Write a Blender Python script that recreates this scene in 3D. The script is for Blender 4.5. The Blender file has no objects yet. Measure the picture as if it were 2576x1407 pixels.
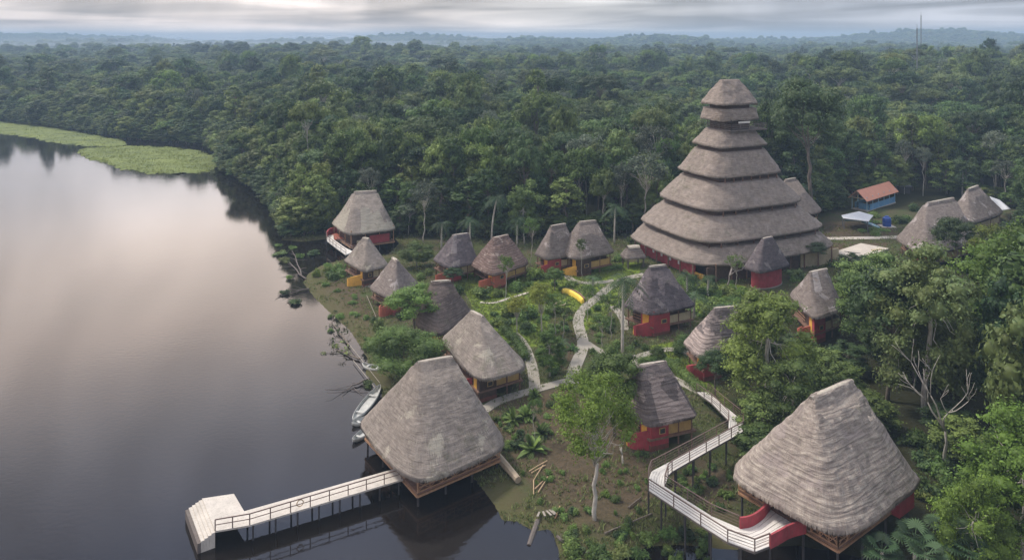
import bpy, math, random
import numpy as np
from mathutils import Vector, noise as mnoise
random.seed(7); RNG = np.random.default_rng(7)
SC = bpy.context.scene
COL = SC.collection
# ------------------------------------------------------------------ camera, sky, sun, exposure
CAM_H, FPX, YH, CX = 46.0, 1839.0, 97.0, 1287.5          # eye height (m); lens and horizon as measured in the 2575 px wide view
cd = bpy.data.cameras.new("camera"); cam = bpy.data.objects.new("camera", cd); COL.objects.link(cam)
cam.location = (0, 0, CAM_H); cam.rotation_euler = (math.radians(90), 0, 0)
cd.sensor_width = 36; cd.sensor_fit = 'HORIZONTAL'; cd.lens = FPX / 2575 * 36
cd.shift_y = -(703.5 - YH) / 2575; cd.clip_start = 0.5; cd.clip_end = 20000
SC.camera = cam
SC.view_settings.view_transform = 'Standard'; SC.view_settings.look = 'None'
SC.view_settings.gamma = 1; SC.view_settings.exposure = 0.0; SC.view_settings.use_curve_mapping = False
SC.render.engine = 'CYCLES'
cy = SC.cycles
cy.max_bounces = 5; cy.diffuse_bounces = 3; cy.glossy_bounces = 3; cy.transmission_bounces = 2; cy.transparent_max_bounces = 6
cy.volume_bounces = 1; cy.use_denoising = True; cy.use_adaptive_sampling = True; cy.adaptive_threshold = 0.02
try: cy.denoiser = 'OPENIMAGEDENOISE'
except Exception: pass

SUN_EL, SUN_AZ = math.radians(52), math.radians(-62)      # azimuth from +Y towards +X
wd = bpy.data.worlds.new("World"); SC.world = wd; wd.use_nodes = True
def build_world():
    nt = wd.node_tree; n = nt.nodes; l = nt.links; n.clear()
    def N(t, **k):
        x = n.new(t)
        for a, b in k.items(): setattr(x, a, b)
        return x
    def M(op, a, b=None, clamp=False):
        x = N('ShaderNodeMath', operation=op); x.use_clamp = clamp
        for i, v in enumerate((a, b)):
            if v is None: continue
            if isinstance(v, (int, float)): x.inputs[i].default_value = v
            else: l.new(v, x.inputs[i])
        return x.outputs[0]
    def mix(f, a, b, mode='MIX'):
        x = N('ShaderNodeMix', data_type='RGBA', blend_type=mode)
        for s, v in ((0, f), (6, a), (7, b)):
            if isinstance(v, (int, float)): x.inputs[s].default_value = v
            elif isinstance(v, tuple): x.inputs[s].default_value = (*v, 1)
            else: l.new(v, x.inputs[s])
        return x.outputs[2]
    out = N('ShaderNodeOutputWorld'); bg = N('ShaderNodeBackground'); l.new(bg.outputs[0], out.inputs[0])
    bg.inputs[1].default_value = 0.1
    sky = N('ShaderNodeTexSky', sky_type='NISHITA'); sky.sun_disc = False
    sky.sun_elevation = SUN_EL; sky.sun_rotation = SUN_AZ; sky.air_density = 1.2; sky.dust_density = 2.0
    tc = N('ShaderNodeTexCoord'); sp = N('ShaderNodeSeparateXYZ'); l.new(tc.outputs['Generated'], sp.inputs[0])
    X, Y, Z = sp.outputs
    zz = M('MAXIMUM', Z, 0.0)
    d = M('ADD', zz, 0.055)
    px, py = M('DIVIDE', X, d), M('DIVIDE', Y, d)
    cb = N('ShaderNodeCombineXYZ'); l.new(M('MULTIPLY', X, 5.0), cb.inputs[0]); l.new(M('MULTIPLY', M('DIVIDE', zz, M('ADD', zz, .12)), 11.0), cb.inputs[1])
    n1 = N('ShaderNodeTexNoise'); n1.inputs['Scale'].default_value = 0.85; n1.inputs['Detail'].default_value = 5; n1.inputs['Roughness'].default_value = 0.42
    n1.inputs['Distortion'].default_value = .5
    l.new(cb.outputs[0], n1.inputs['Vector'])
    # big billows higher up, seen only in the lake
    n2 = N('ShaderNodeTexNoise'); n2.inputs['Scale'].default_value = 2.6; n2.inputs['Detail'].default_value = 4; n2.inputs['Distortion'].default_value = .7; n2.inputs['Roughness'].default_value = .6
    l.new(tc.outputs['Generated'], n2.inputs['Vector'])
    el = N('ShaderNodeValToRGB'); e = el.color_ramp; l.new(zz, el.inputs[0])
    stops = [(0.0, (1.0, .90, .83)), (.014, (.96, .85, .78)), (.03, (.76, .71, .68)), (.06, (.66, .65, .66)), (.12, (1.25, 1.26, 1.36)), (.18, (1.75, 1.74, 1.82)), (.25, (2.45, 2.22, 2.06)),
             (.34, (2.4, 2.12, 1.95)), (.43, (1.35, 1.38, 1.55)), (.54, (.66, .82, 1.25)), (.8, (1.35, 1.38, 1.45)), (1.0, (1.6, 1.6, 1.6))]
    while len(e.elements) < len(stops): e.elements.new(0.5)
    for k, (p, c) in zip(e.elements, stops): k.position = p; k.color = (*c, 1)
    # streaky cloud light and shade
    r1 = N('ShaderNodeMapRange'); r1.inputs['From Min'].default_value = .38; r1.inputs['From Max'].default_value = .62
    r1.inputs['To Min'].default_value = .62; r1.inputs['To Max'].default_value = 1.38; l.new(n1.outputs[0], r1.inputs[0])
    r2 = N('ShaderNodeMapRange'); r2.inputs['From Min'].default_value = .3; r2.inputs['From Max'].default_value = .7
    r2.inputs['To Min'].default_value = .5; r2.inputs['To Max'].default_value = 1.55; l.new(n2.outputs[0], r2.inputs[0])
    fz_ = N('ShaderNodeMapRange'); fz_.inputs['From Min'].default_value = .05; fz_.inputs['From Max'].default_value = .13; fz_.inputs['To Min'].default_value = 1; fz_.inputs['To Max'].default_value = .25; l.new(zz, fz_.inputs[0])
    c = mix(fz_.outputs[0], el.outputs[0], mix(1.0, el.outputs[0], r1.outputs[0], 'MULTIPLY'))
    c = mix(1.0, c, r2.outputs[0], 'MULTIPLY')
    # warm and bright towards the left, blue grey towards the right
    rx = N('ShaderNodeValToRGB'); rr = rx.color_ramp; l.new(M('ADD', M('MULTIPLY', X, .5), .5), rx.inputs[0])
    rs = [(0.2, (1.16, 1.08, 1.04)), (.42, (1.24, 1.15, 1.08)), (.55, (1.08, 1.08, 1.06)), (.68, (.70, .75, .84)), (1.0, (.62, .68, .8))]
    while len(rr.elements) < len(rs): rr.elements.new(.5)
    for k, (p, q) in zip(rr.elements, rs): k.position = p; k.color = (*q, 1)
    c = mix(1.0, c, rx.outputs[0], 'MULTIPLY')
    # unseen sky behind the viewer, darkened to deepen the shading
    ry = N('ShaderNodeMapRange'); ry.inputs['From Min'].default_value = -.75; ry.inputs['From Max'].default_value = .15; ry.inputs['To Min'].default_value = .52; ry.inputs['To Max'].default_value = 1.0; l.new(Y, ry.inputs[0])
    c = mix(1.0, c, ry.outputs[0], 'MULTIPLY')
    c10 = mix(1.0, c, (10.1, 10.0, 9.85), 'MULTIPLY')
    f = mix(0.9, sky.outputs[0], c10)
    l.new(f, bg.inputs[0])
build_world()
sl = bpy.data.lights.new("sun", 'SUN'); sl.energy = 3.1; sl.angle = math.radians(10); sl.color = (1, .92, .81)
so = bpy.data.objects.new("sun", sl); COL.objects.link(so)
sd = Vector((math.sin(SUN_AZ) * math.cos(SUN_EL), math.cos(SUN_AZ) * math.cos(SUN_EL), math.sin(SUN_EL)))
so.rotation_euler = (-sd).to_track_quat('-Z', 'Y').to_euler(); so.location = (0, 0, 200)

# ------------------------------------------------------------------ helpers
def W(px, py, z=0.0):
    k = (CAM_H - z) / (py - YH)
    return np.array([(px - CX) * k, FPX * k, z])
def proj(p):
    k = FPX / p[1]; return CX + p[0] * k, YH + (CAM_H - p[2]) * k
def tag(o, label=None, cat=None, group=None, kind=None):
    if label: o['label'] = label
    if cat: o['category'] = cat
    if group: o['group'] = group
    if kind: o['kind'] = kind
    return o
def empty(name, loc, label=None, cat=None, group=None):
    o = bpy.data.objects.new(name, None); COL.objects.link(o); o.location = tuple(float(v) for v in loc)
    o.empty_display_size = .3
    return tag(o, label, cat, group)
def nrm(v): 
    v = np.asarray(v, float); return v / (np.linalg.norm(v) + 1e-12)
def mesh_from(name, V, F, mat=None, smooth=False, uv=None, attrs=None):
    me = bpy.data.meshes.new(name)
    V = np.asarray(V, np.float32)
    if isinstance(F, np.ndarray):
        nf, k = F.shape
        me.vertices.add(len(V)); me.vertices.foreach_set('co', V.ravel())
        me.loops.add(nf * k); me.loops.foreach_set('vertex_index', F.astype(np.int32).ravel())
        me.polygons.add(nf); me.polygons.foreach_set('loop_start', np.arange(0, nf * k, k, dtype=np.int32))
        me.update(calc_edges=True)
    else:
        me.from_pydata(V.tolist(), [], F)
    if smooth is not False: me.polygons.foreach_set('use_smooth', np.ones(len(me.polygons), bool))
    if uv is not None:
        ul = me.uv_layers.new(name='UVMap'); li = np.empty(len(me.loops), np.int32); me.loops.foreach_get('vertex_index', li)
        ul.data.foreach_set('uv', np.asarray(uv, np.float32)[li].ravel())
    for k, a in (attrs or {}).items():
        a = np.asarray(a, np.float32)
        if a.ndim == 1: t = me.attributes.new(k, 'FLOAT', 'POINT'); t.data.foreach_set('value', a)
        else: t = me.attributes.new(k, 'FLOAT_VECTOR', 'POINT'); t.data.foreach_set('vector', a.ravel())
    if mat: me.materials.append(mat)
    return me
def link(name, me, parent=None, loc=None):
    o = bpy.data.objects.new(name, me); COL.objects.link(o)
    if parent: o.parent = parent
    if loc is not None: o.location = tuple(float(v) for v in loc)
    return o
class MB:
    """collects boxes, tubes and strips in world coordinates; build() makes ONE mesh"""
    def __init__(s): s.v = []; s.f = []
    def add(s, vs, fs):
        b = len(s.v); s.v += [tuple(float(c) for c in v) for v in vs]; s.f += [tuple(i + b for i in f) for f in fs]; return s
    def box(s, c, u, v, hu, hv, z0, z1):
        c = np.asarray(c, float)[:2]; u = np.asarray(u, float)[:2]; v = np.asarray(v, float)[:2]
        q = [c - u * hu - v * hv, c + u * hu - v * hv, c + u * hu + v * hv, c - u * hu + v * hv]
        return s.prism(q, z0, z1)
    def prism(s, poly, z0, z1):
        n = len(poly)
        z0 = [z0] * n if np.isscalar(z0) else z0; z1 = [z1] * n if np.isscalar(z1) else z1
        vs = [(p[0], p[1], z0[i]) for i, p in enumerate(poly)] + [(p[0], p[1], z1[i]) for i, p in enumerate(poly)]
        fs = [tuple(range(n))[::-1], tuple(range(n, 2 * n))] + [(i, (i + 1) % n, n + (i + 1) % n, n + i) for i in range(n)]
        return s.add(vs, fs)
    def bar(s, a, b, w=.06, h=None):
        a = np.asarray(a, float); b = np.asarray(b, float); h = h or w
        d = nrm(b - a); up = np.array([0, 0, 1.]) if abs(d[2]) < .95 else np.array([1., 0, 0])
        x = nrm(np.cross(d, up)); y = np.cross(x, d); vs = []
        for p in (a, b):
            for i, j in ((-1, -1), (1, -1), (1, 1), (-1, 1)): vs.append(p + x * i * w / 2 + y * j * h / 2)
        return s.add(vs, [(0, 1, 2, 3), (7, 6, 5, 4), (0, 4, 5, 1), (1, 5, 6, 2), (2, 6, 7, 3), (3, 7, 4, 0)])
    def tube(s, pts, rad, n=7):
        pts = [np.asarray(p, float) for p in pts]; m = len(pts)
        rad = [rad] * m if np.isscalar(rad) else rad; vs = []; prev = None
        for i, p in enumerate(pts):
            d = nrm(pts[min(i + 1, m - 1)] - pts[max(i - 1, 0)])
            ref = prev if prev is not None else (np.array([1., 0, 0]) if abs(d[0]) < .9 else np.array([0, 1., 0]))
            x = nrm(ref - d * np.dot(ref, d)); y = np.cross(d, x); prev = x
            for k in range(n):
                a = 2 * math.pi * k / n; vs.append(p + (x * math.cos(a) + y * math.sin(a)) * rad[i])
        fs = [(i * n + k, i * n + (k + 1) % n, (i + 1) * n + (k + 1) % n, (i + 1) * n + k) for i in range(m - 1) for k in range(n)]
        fs += [tuple(range(n))[::-1], tuple((m - 1) * n + k for k in range(n))]
        return s.add(vs, fs)
    def build(s, name, mat, parent=None, smooth=False, origin=None):
        org = np.zeros(3)
        if parent is not None:
            r = parent
            while r.parent: r = r.parent
            org = np.array(r.location)
        elif origin is not None: org = np.asarray(origin, float)
        me = mesh_from(name, np.array(s.v) - org, s.f, mat, smooth)
        return link(name, me, parent, None if parent else org)
def polyline_resample(P, step):
    P = np.asarray(P, float); d = np.r_[0, np.cumsum(np.linalg.norm(np.diff(P, axis=0), axis=1))]
    n = max(2, int(d[-1] / step) + 1); t = np.linspace(0, d[-1], n)
    return np.stack([np.interp(t, d, P[:, i]) for i in range(P.shape[1])], 1)
def smooth_line(P, it=2):
    P = np.asarray(P, float)
    for _ in range(it):
        Q = [P[0]]
        for a, b in zip(P[:-1], P[1:]): Q += [a * .75 + b * .25, a * .25 + b * .75]
        Q.append(P[-1]); P = np.array(Q)
    return P

# ------------------------------------------------------------------ materials
def new_mat(name):
    m = bpy.data.materials.new(name); m.use_nodes = True; nt = m.node_tree
    return m, nt, nt.nodes['Principled BSDF']
class NT:
    def __init__(s, nt): s.nt = nt; s.n = nt.nodes; s.l = nt.links
    def N(s, t, ins=None, **k):
        x = s.n.new(t)
        for a, b in k.items(): setattr(x, a, b)
        for a, b in (ins or {}).items(): s.put(x.inputs[a], b)
        return x
    def put(s, sock, v):
        if isinstance(v, bpy.types.NodeSocket): s.l.new(v, sock)
        elif isinstance(v, tuple) and len(v) == 3 and sock.type == 'RGBA': sock.default_value = (*v, 1)
        else: sock.default_value = v
    def M(s, op, a, b=0.0, clamp=False):
        x = s.N('ShaderNodeMath', {0: a, 1: b}, operation=op); x.use_clamp = clamp; return x.outputs[0]
    def mix(s, f, a, b, mode='MIX'):
        return s.N('ShaderNodeMix', {0: f, 6: a, 7: b}, data_type='RGBA', blend_type=mode).outputs[2]
    def noise(s, vec, scale, detail=4, rough=.55, dist=0):
        x = s.N('ShaderNodeTexNoise', {'Scale': scale, 'Detail': detail, 'Roughness': rough, 'Distortion': dist})
        if vec is not None: s.l.new(vec, x.inputs['Vector'])
        return x.outputs[0]
    def rng(s, v, a, b, c, d):
        return s.N('ShaderNodeMapRange', {0: v, 1: a, 2: b, 3: c, 4: d}).outputs[0]
    def mapv(s, vec, sc):
        return s.N('ShaderNodeMapping', {'Vector': vec, 'Scale': sc}).outputs[0]
    def bump(s, h, strength, dist):
        return s.N('ShaderNodeBump', {'Height': h, 'Strength': strength, 'Distance': dist}).outputs[0]
def paint(name, col, rough=.65, var=.18, scale=1.5, streak=True, dirt=(.12, .1, .08), dirt_amt=.25):
    m, nt, b = new_mat(name); q = NT(nt); tc = q.N('ShaderNodeTexCoord').outputs['Object']
    a = q.noise(tc, scale, 5); f = q.noise(q.mapv(tc, (3, 3, .7)), 2.2, 4)
    c = q.mix(q.rng(a, .3, .7, 0, 1), tuple(x * (1 - var) for x in col), tuple(min(1, x * (1 + var)) for x in col))
    if streak: c = q.mix(q.rng(f, .5, .75, 0, dirt_amt), c, dirt)
    q.put(b.inputs['Base Color'], c); b.inputs['Roughness'].default_value = rough
    q.put(b.inputs['Normal'], q.bump(q.noise(tc, 14, 3), .25, .02))
    return m
def thatch(name, dark, light, patch=(.45, .38, .34), th=.62, psc=.25, course=5.0, bump=.5, wavy=0.0):
    m, nt, b = new_mat(name); q = NT(nt)
    uv = q.N('ShaderNodeTexCoord').outputs['UV']; ob = q.N('ShaderNodeTexCoord').outputs['Object']
    streak = q.noise(q.mapv(uv, (7, 1.3, 1)), 1.0, 6, .65)               # strands running down the slope
    cour = q.noise(q.mapv(uv, (.55, course, 1)), 1.0, 5, .6, .35)        # laid courses
    wv = q.N('ShaderNodeTexWave', {'Vector': q.mapv(uv, (.15, 1, 1)), 'Scale': .62, 'Distortion': 14.0, 'Detail': 5, 'Detail Scale': 1.1, 'Detail Roughness': .65}, bands_direction='Y').outputs[1]
    big = q.noise(ob, psc, 4, .6, .4); mid = q.noise(ob, 1.1, 5, .6)
    c = q.mix(q.rng(q.M('ADD', q.M('MULTIPLY', cour, .55), q.M('MULTIPLY', streak, .45)), .34, .64, 0, 1), dark, light)
    c = q.mix(q.rng(mid, .35, .7, .0, .55), c, tuple(x * .62 for x in dark))
    pm = q.M('MULTIPLY', q.rng(q.M('ADD', big, q.M('MULTIPLY', q.M('SUBTRACT', streak, .5), .22)), th, th + .05, 0, 1), .85)
    c = q.mix(pm, c, patch)
    at = q.N('ShaderNodeAttribute', attribute_name='patch').outputs['Fac']
    pc = q.mix(q.rng(cour, .3, .7, 0, 1), tuple(x * .74 for x in patch), tuple(x * 1.12 for x in patch))
    c = q.mix(q.rng(q.M('ADD', at, q.M('MULTIPLY', q.M('SUBTRACT', mid, .5), .5)), .4, .6, 0, .85), c, pc)
    if wavy: c = q.mix(q.rng(wv, .25, .75, .38, 0), c, tuple(x * .8 for x in dark))
    ms = q.rng(q.M('ADD', q.noise(ob, .8, 5, .7), q.M('MULTIPLY', q.noise(ob, .09, 2), .5)), .82, .98, 0, .5)
    c = q.mix(ms, c, (.10, .105, .06))
    q.put(b.inputs['Base Color'], c); b.inputs['Roughness'].default_value = .95
    b.inputs['Specular IOR Level'].default_value = .15
    h = q.M('ADD', q.M('MULTIPLY', cour, .8), q.M('MULTIPLY', streak, .7))
    if wavy: h = q.M('ADD', h, q.M('MULTIPLY', wv, wavy))
    q.put(b.inputs['Normal'], q.bump(h, bump, .22))
    return m
def leaf(name, cols, trans=.22, rough=.55, spread=1.0):
    m, nt, b = new_mat(name); q = NT(nt)
    oi = q.N('ShaderNodeObjectInfo'); tint = q.N('ShaderNodeAttribute', attribute_name='tint').outputs['Fac']
    rp = q.N('ShaderNodeValToRGB'); r = rp.color_ramp
    while len(r.elements) < len(cols): r.elements.new(.5)
    for i, (e, c) in enumerate(zip(r.elements, cols)): e.position = i / (len(cols) - 1); e.color = (*c, 1)
    f = q.M('ADD', q.M('MULTIPLY', oi.outputs['Random'], .72), q.M('MULTIPLY', tint, .28))
    q.put(rp.inputs[0], f)
    hs = q.N('ShaderNodeHueSaturation', {'Hue': q.rng(q.M('FRACT', q.M('MULTIPLY', oi.outputs['Random'], 7.31)), 0, 1, .482, .512), 'Saturation': .95,
             'Value': q.M('MULTIPLY', q.rng(tint, 0, 1, .5, 1.5), q.rng(q.M('FRACT', q.M('MULTIPLY', oi.outputs['Random'], 13.7)), 0, 1, .66, 1.5)), 'Color': rp.outputs[0]})
    b.inputs['Roughness'].default_value = rough; b.inputs['Specular IOR Level'].default_value = .25
    q.put(b.inputs['Base Color'], hs.outputs[0])
    tr = q.N('ShaderNodeBsdfTranslucent', {'Color': hs.outputs[0]}); mx = q.N('ShaderNodeMixShader', {0: trans})
    nt.links.new(b.outputs[0], mx.inputs[1]); nt.links.new(tr.outputs[0], mx.inputs[2])
    nt.links.new(mx.outputs[0], nt.nodes['Material Output'].inputs[0])
    return m
def bark(name, c1, c2, sc=1.5):
    m, nt, b = new_mat(name); q = NT(nt); tc = q.N('ShaderNodeTexCoord').outputs['Object']
    v = q.noise(q.mapv(tc, (3, 3, .8)), sc, 5)
    q.put(b.inputs['Base Color'], q.mix(q.rng(v, .35, .65, 0, 1), c1, c2)); b.inputs['Roughness'].default_value = .9
    q.put(b.inputs['Normal'], q.bump(v, .5, .05)); return m
M_ = {}
M_['thatch_grey'] = thatch('thatch_grey', (.19, .163, .145), (.365, .322, .285), (.39, .36, .30), .60, .3, 4, .7)
M_['thatch_tower'] = thatch('thatch_tower', (.20, .165, .145), (.345, .298, .262), (.35, .31, .28), .66, .1, 4, .55)
M_['thatch_pale'] = thatch('thatch_pale', (.23, .19, .175), (.54, .48, .41), (.34, .29, .27), .58, .35, 3.4, .7, wavy=.34)
M_['thatch_dark'] = thatch('thatch_dark', (.085, .072, .082), (.205, .178, .185), (.27, .24, .24), .60, .45, 4, .9)
M_['thatch_brown'] = thatch('thatch_brown', (.13, .085, .075), (.31, .235, .21), (.42, .35, .31), .60, .7, 3, .9, wavy=.4)
M_['thatch_plum'] = thatch('thatch_plum', (.095, .076, .07), (.215, .175, .16), (.28, .23, .21), .64, .6, 4, .8, wavy=.15)
M_['thatch_weathered'] = thatch('thatch_weathered', (.14, .115, .108), (.30, .26, .235), (.40, .36, .35), .60, .35, 4, .8)
M_['thatch_patched'] = thatch('thatch_patched', (.115, .097, .098), (.27, .232, .22), (.45, .37, .34), .55, .35, 3, .9, wavy=.3)
M_['cap'] = paint('ridge_cap_thatch', (.40, .36, .30), .9, .25, 2.5)
M_['red'] = paint('red_render', (.34, .048, .062), .8, .25, 1.0, dirt_amt=.45)
M_['brick'] = paint('faded_red_render', (.42, .12, .08), .8, .2, 1.2)
M_['mudred'] = paint('mud_splashed_red', (.17, .055, .04), .9, .3, 2.0, dirt_amt=.6)
M_['yellow'] = paint('ochre_render', (.72, .40, .07), .7, .18, 1.2, dirt_amt=.15)
M_['cream'] = paint('cream_panel', (.50, .42, .27), .8, .15, 1.2)
M_['gold'] = paint('golden_panel', (.48, .32, .12), .8, .15, 1.2)
M_['white'] = paint('white_deck', (.66, .635, .60), .75, .08, .6, dirt=(.33, .3, .27), dirt_amt=.35)
M_['pier_deck'] = paint('pier_deck', (.54, .50, .45), .8, .12, .8, dirt=(.26, .23, .19), dirt_amt=.6)
M_['old_wood'] = paint('weathered_pole', (.30, .27, .23), .8, .2, 3)
M_['concrete'] = paint('path_concrete', (.31, .285, .245), .9, .08, .5, streak=False)
M_['timber'] = paint('brown_timber', (.20, .115, .08), .8, .25, 3)
M_['timber_light'] = paint('varnished_timber', (.40, .23, .13), .7, .2, 3)
M_['timber_grey'] = paint('grey_timber', (.13, .11, .10), .85, .2, 3)
M_['rail'] = paint('rail_brown', (.15, .10, .085), .6, .15, 3)
M_['stilt'] = paint('stilt_dark', (.045, .042, .045), .8, .2, 3)
M_['inside'] = paint('shaded_boards', (.075, .045, .035), .9, .3, 2)  # dark brown with the gloom of interiors put into the colour
M_['orange'] = paint('orange_metal_roof', (.50, .225, .15), .55, .08, .8, dirt_amt=.1)
M_['blue'] = paint('blue_boards', (.13, .33, .56), .6, .12, 1.5)
M_['lightblue'] = paint('pale_blue_slide', (.35, .55, .66), .4, .1, 1)
M_['tank'] = paint('blue_plastic', (.02, .09, .42), .35, .1, 1)
M_['tarp'] = paint('white_tarp', (.66, .68, .72), .6, .1, 1.5, dirt_amt=.3)
M_['slab'] = paint('cast_slab', (.52, .47, .41), .9, .12, .4, dirt=(.25, .22, .18), dirt_amt=.5)
M_['metal'] = paint('grey_metal', (.16, .17, .19), .5, .1, 2)
M_['canoe'] = paint('pale_canoe', (.50, .51, .49), .5, .15, 1.5, dirt=(.2, .2, .19), dirt_amt=.5)
M_['canoe_in'] = paint('canoe_inside', (.35, .37, .36), .6, .2, 1.5)
M_['pole'] = paint('peeled_pole', (.50, .36, .22), .8, .15, 2)
M_['log'] = paint('pale_log', (.33, .27, .20), .9, .2, 1.5)
M_['leaf_mid'] = leaf('leaf_mid', [(.036, .078, .020), (.074, .130, .030), (.140, .184, .042), (.080, .126, .050)])
M_['leaf_dark'] = leaf('leaf_dark', [(.022, .053, .019), (.042, .084, .028), (.070, .112, .036), (.052, .086, .044)])
M_['leaf_bright'] = leaf('leaf_bright', [(.075, .140, .030), (.110, .180, .034), (.150, .215, .038)], .3)
M_['leaf_yellow'] = leaf('leaf_yellow', [(.14, .18, .025), (.20, .23, .03)], .3)
M_['leaf_lush'] = leaf('leaf_lush', [(.10, .18, .022), (.155, .235, .028)], .3)
M_['leaf_grey'] = leaf('leaf_grey', [(.085, .115, .075), (.12, .145, .10)], .25)
M_['leaf_garden'] = leaf('leaf_garden', [(.060, .115, .026), (.095, .165, .034), (.135, .20, .042)], .25)
M_['leaf_palm'] = leaf('leaf_palm', [(.035, .075, .03), (.06, .11, .045)], .2)
M_['bark'] = bark('bark_brown', (.09, .07, .055), (.20, .17, .14))
M_['bark_pale'] = bark('bark_pale', (.34, .31, .27), (.55, .52, .47))
M_['bark_dead'] = bark('bark_dead', (.22, .19, .18), (.38, .34, .33))

# ------------------------------------------------------------------ lake outline and terrain height
LAKE_PX = [(-1500, 335), (-300, 318), (0, 306), (100, 318), (190, 330), (250, 340), (312, 352), (430, 360), (520, 368), (556, 392), (562, 428),
           (585, 446), (625, 466), (668, 498), (702, 540), (728, 585), (705, 603), (760, 608), (830, 600), (870, 592), (985, 592), (1003, 612),
           (975, 640), (885, 646), (805, 668), (772, 690), (762, 712), (790, 748), (835, 792), (880, 832), (905, 870), (925, 905), (918, 940),
           (942, 965), (958, 990), (972, 1030), (1000, 1075), (1080, 1118), (1150, 1165), (1200, 1212), (1246, 1275), (1262, 1308), (1300, 1312),
           (1340, 1335), (1385, 1330), (1402, 1375), (1412, 1450), (1480, 1450), (1560, 1402), (1620, 1376), (1700, 1370), (1850, 1382),
           (2000, 1372), (2100, 1385), (2250, 1425), (2700, 1500), (3600, 1700)]
LAKE = np.array([W(x, y)[:2] for x, y in LAKE_PX] + [(90., 15.), (-560., 15.)])
def sdist(P, poly):
    P = np.atleast_2d(P).astype(float); d = np.full(len(P), 1e18); ins = np.zeros(len(P), bool)
    for a, b in zip(poly, np.roll(poly, -1, 0)):
        ab = b - a; t = np.clip(((P - a) @ ab) / (ab @ ab + 1e-12), 0, 1)
        d = np.minimum(d, ((P - a - t[:, None] * ab) ** 2).sum(1))
        c = ((a[1] > P[:, 1]) != (b[1] > P[:, 1])) & (P[:, 0] < (b[0] - a[0]) * (P[:, 1] - a[1]) / (b[1] - a[1] + 1e-12) + a[0])
        ins ^= c
    return np.where(ins, -1, 1) * np.sqrt(d)
def sstep(x, a, b):
    t = np.clip((x - a) / (b - a), 0, 1); return t * t * (3 - 2 * t)
def gz(P):
    P = np.atleast_2d(P).astype(float)[:, :2]; d = sdist(P, LAKE); X, Y = P[:, 0], P[:, 1]
    z = np.where(d > 0, 1.75 * (1 - np.exp(-np.maximum(d, 0) / 18.0)) + .03 * np.minimum(d, 3), np.maximum(-2.2, d * .22))
    z = z + sstep(d, 4, 20) * .25 * (np.sin(X * .21 + 1.3) * np.cos(Y * .17 + X * .05))
    # low hills
    z += 13 * np.exp(-(((X - 330) / 130) ** 2 + ((Y - 480) / 150) ** 2))
    far = sstep(Y, 700, 2200)
    z += sstep(Y, 250, 900) * sstep(d, 10, 80) * (4 + 3.5 * np.sin(X * .011 + 2 + np.sin(Y * .007)) * np.cos(Y * .009 + .6))
    z += far * (2 + 6 * np.sin(X * .0042 + .8) * np.sin(Y * .0031 + 1.1) + 5 * np.sin(X * .011 + Y * .004))
    r = Y + .18 * X
    z += 27 * np.exp(-((r - 2900) / 420) ** 2) * (.62 + .42 * np.sin(X * .0036 + 2.6) + .17 * np.sin(X * .0097 + 1) + .1 * np.sin(X * .021))
    z += 22 * np.exp(-((Y - 2100 - .3 * X) / 240) ** 2) * np.clip(.35 + .6 * np.sin(X * .0052 - .5) + .25 * np.sin(X * .015), 0, 1) * sstep(X, -400, 0)
    z += 14 * np.exp(-((Y - 900) / 130) ** 2 - ((X + 150) / 130) ** 2)
    z += 12 * sstep(-X, 1000, 2000) * np.exp(-((Y - 2500) / 600) ** 2)
    return z
def gz1(x, y): return float(gz([[x, y]])[0])
def G(px, py, dz=0.0):
    z = 1.0
    for _ in range(12):
        p = W(px, py, z + dz); z = .5 * z + .5 * max(gz1(p[0], p[1]), 0)
    return np.array([p[0], p[1], z + dz])
def to_world_poly(L): return np.array([G(x, y)[:2] for x, y in L])
CLEAR = to_world_poly([(700, 602), (840, 588), (1000, 598), (1200, 598), (1400, 598), (1600, 598), (1750, 570), (2060, 545), (2130, 522), (2255, 492), (2400, 495),
                       (2570, 530), (2570, 575), (2330, 600), (2250, 640), (2110, 690), (2010, 735), (1990, 760), (1850, 800), (1760, 900), (1800, 960), (1890, 1060), (1885, 1100), (1850, 1140), (1860, 1200),
                       (1840, 1240), (1900, 1320), (1900, 1420), (1400, 1500), (1000, 1200), (760, 720)])
LAWN = [to_world_poly(p) for p in (
    [(1180, 740), (1290, 712), (1400, 700), (1540, 705), (1545, 730), (1500, 780), (1440, 790), (1400, 800), (1350, 840), (1270, 850), (1230, 800)],
    [(1120, 690), (1300, 700), (1540, 668), (1560, 760), (1470, 830), (1380, 870), (1280, 870), (1210, 810), (1180, 745)],
    [(1130, 690), (1190, 680), (1260, 720), (1230, 745), (1180, 735)],
    [(1640, 870), (1700, 860), (1760, 940), (1850, 1030), (1800, 1020), (1690, 930)],
    [(1440, 660), (1610, 660), (1600, 700), (1460, 690)], [(1750, 690), (1870, 720), (1840, 770), (1750, 790)])]
DIRT = [to_world_poly(p) for p in (
    [(1385, 790), (1440, 780), (1455, 850), (1440, 900), (1400, 930), (1380, 860)],
    [(2070, 560), (2240, 560), (2260, 590), (2240, 600), (2070, 600)],
    [(1230, 1000), (1420, 980), (1560, 1080), (1640, 1140), (1640, 1250), (1560, 1330), (1400, 1320), (1330, 1200), (1240, 1120)],
    [(1680, 800), (1740, 810), (1720, 850), (1670, 850)],
    [(780, 720), (880, 710), (930, 780), (920, 860), (860, 800)], [(1680, 1200), (1840, 1180), (1850, 1260), (1780, 1280)],
    [(2080, 610), (2240, 610), (2200, 660), (2090, 680)])]
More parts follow.
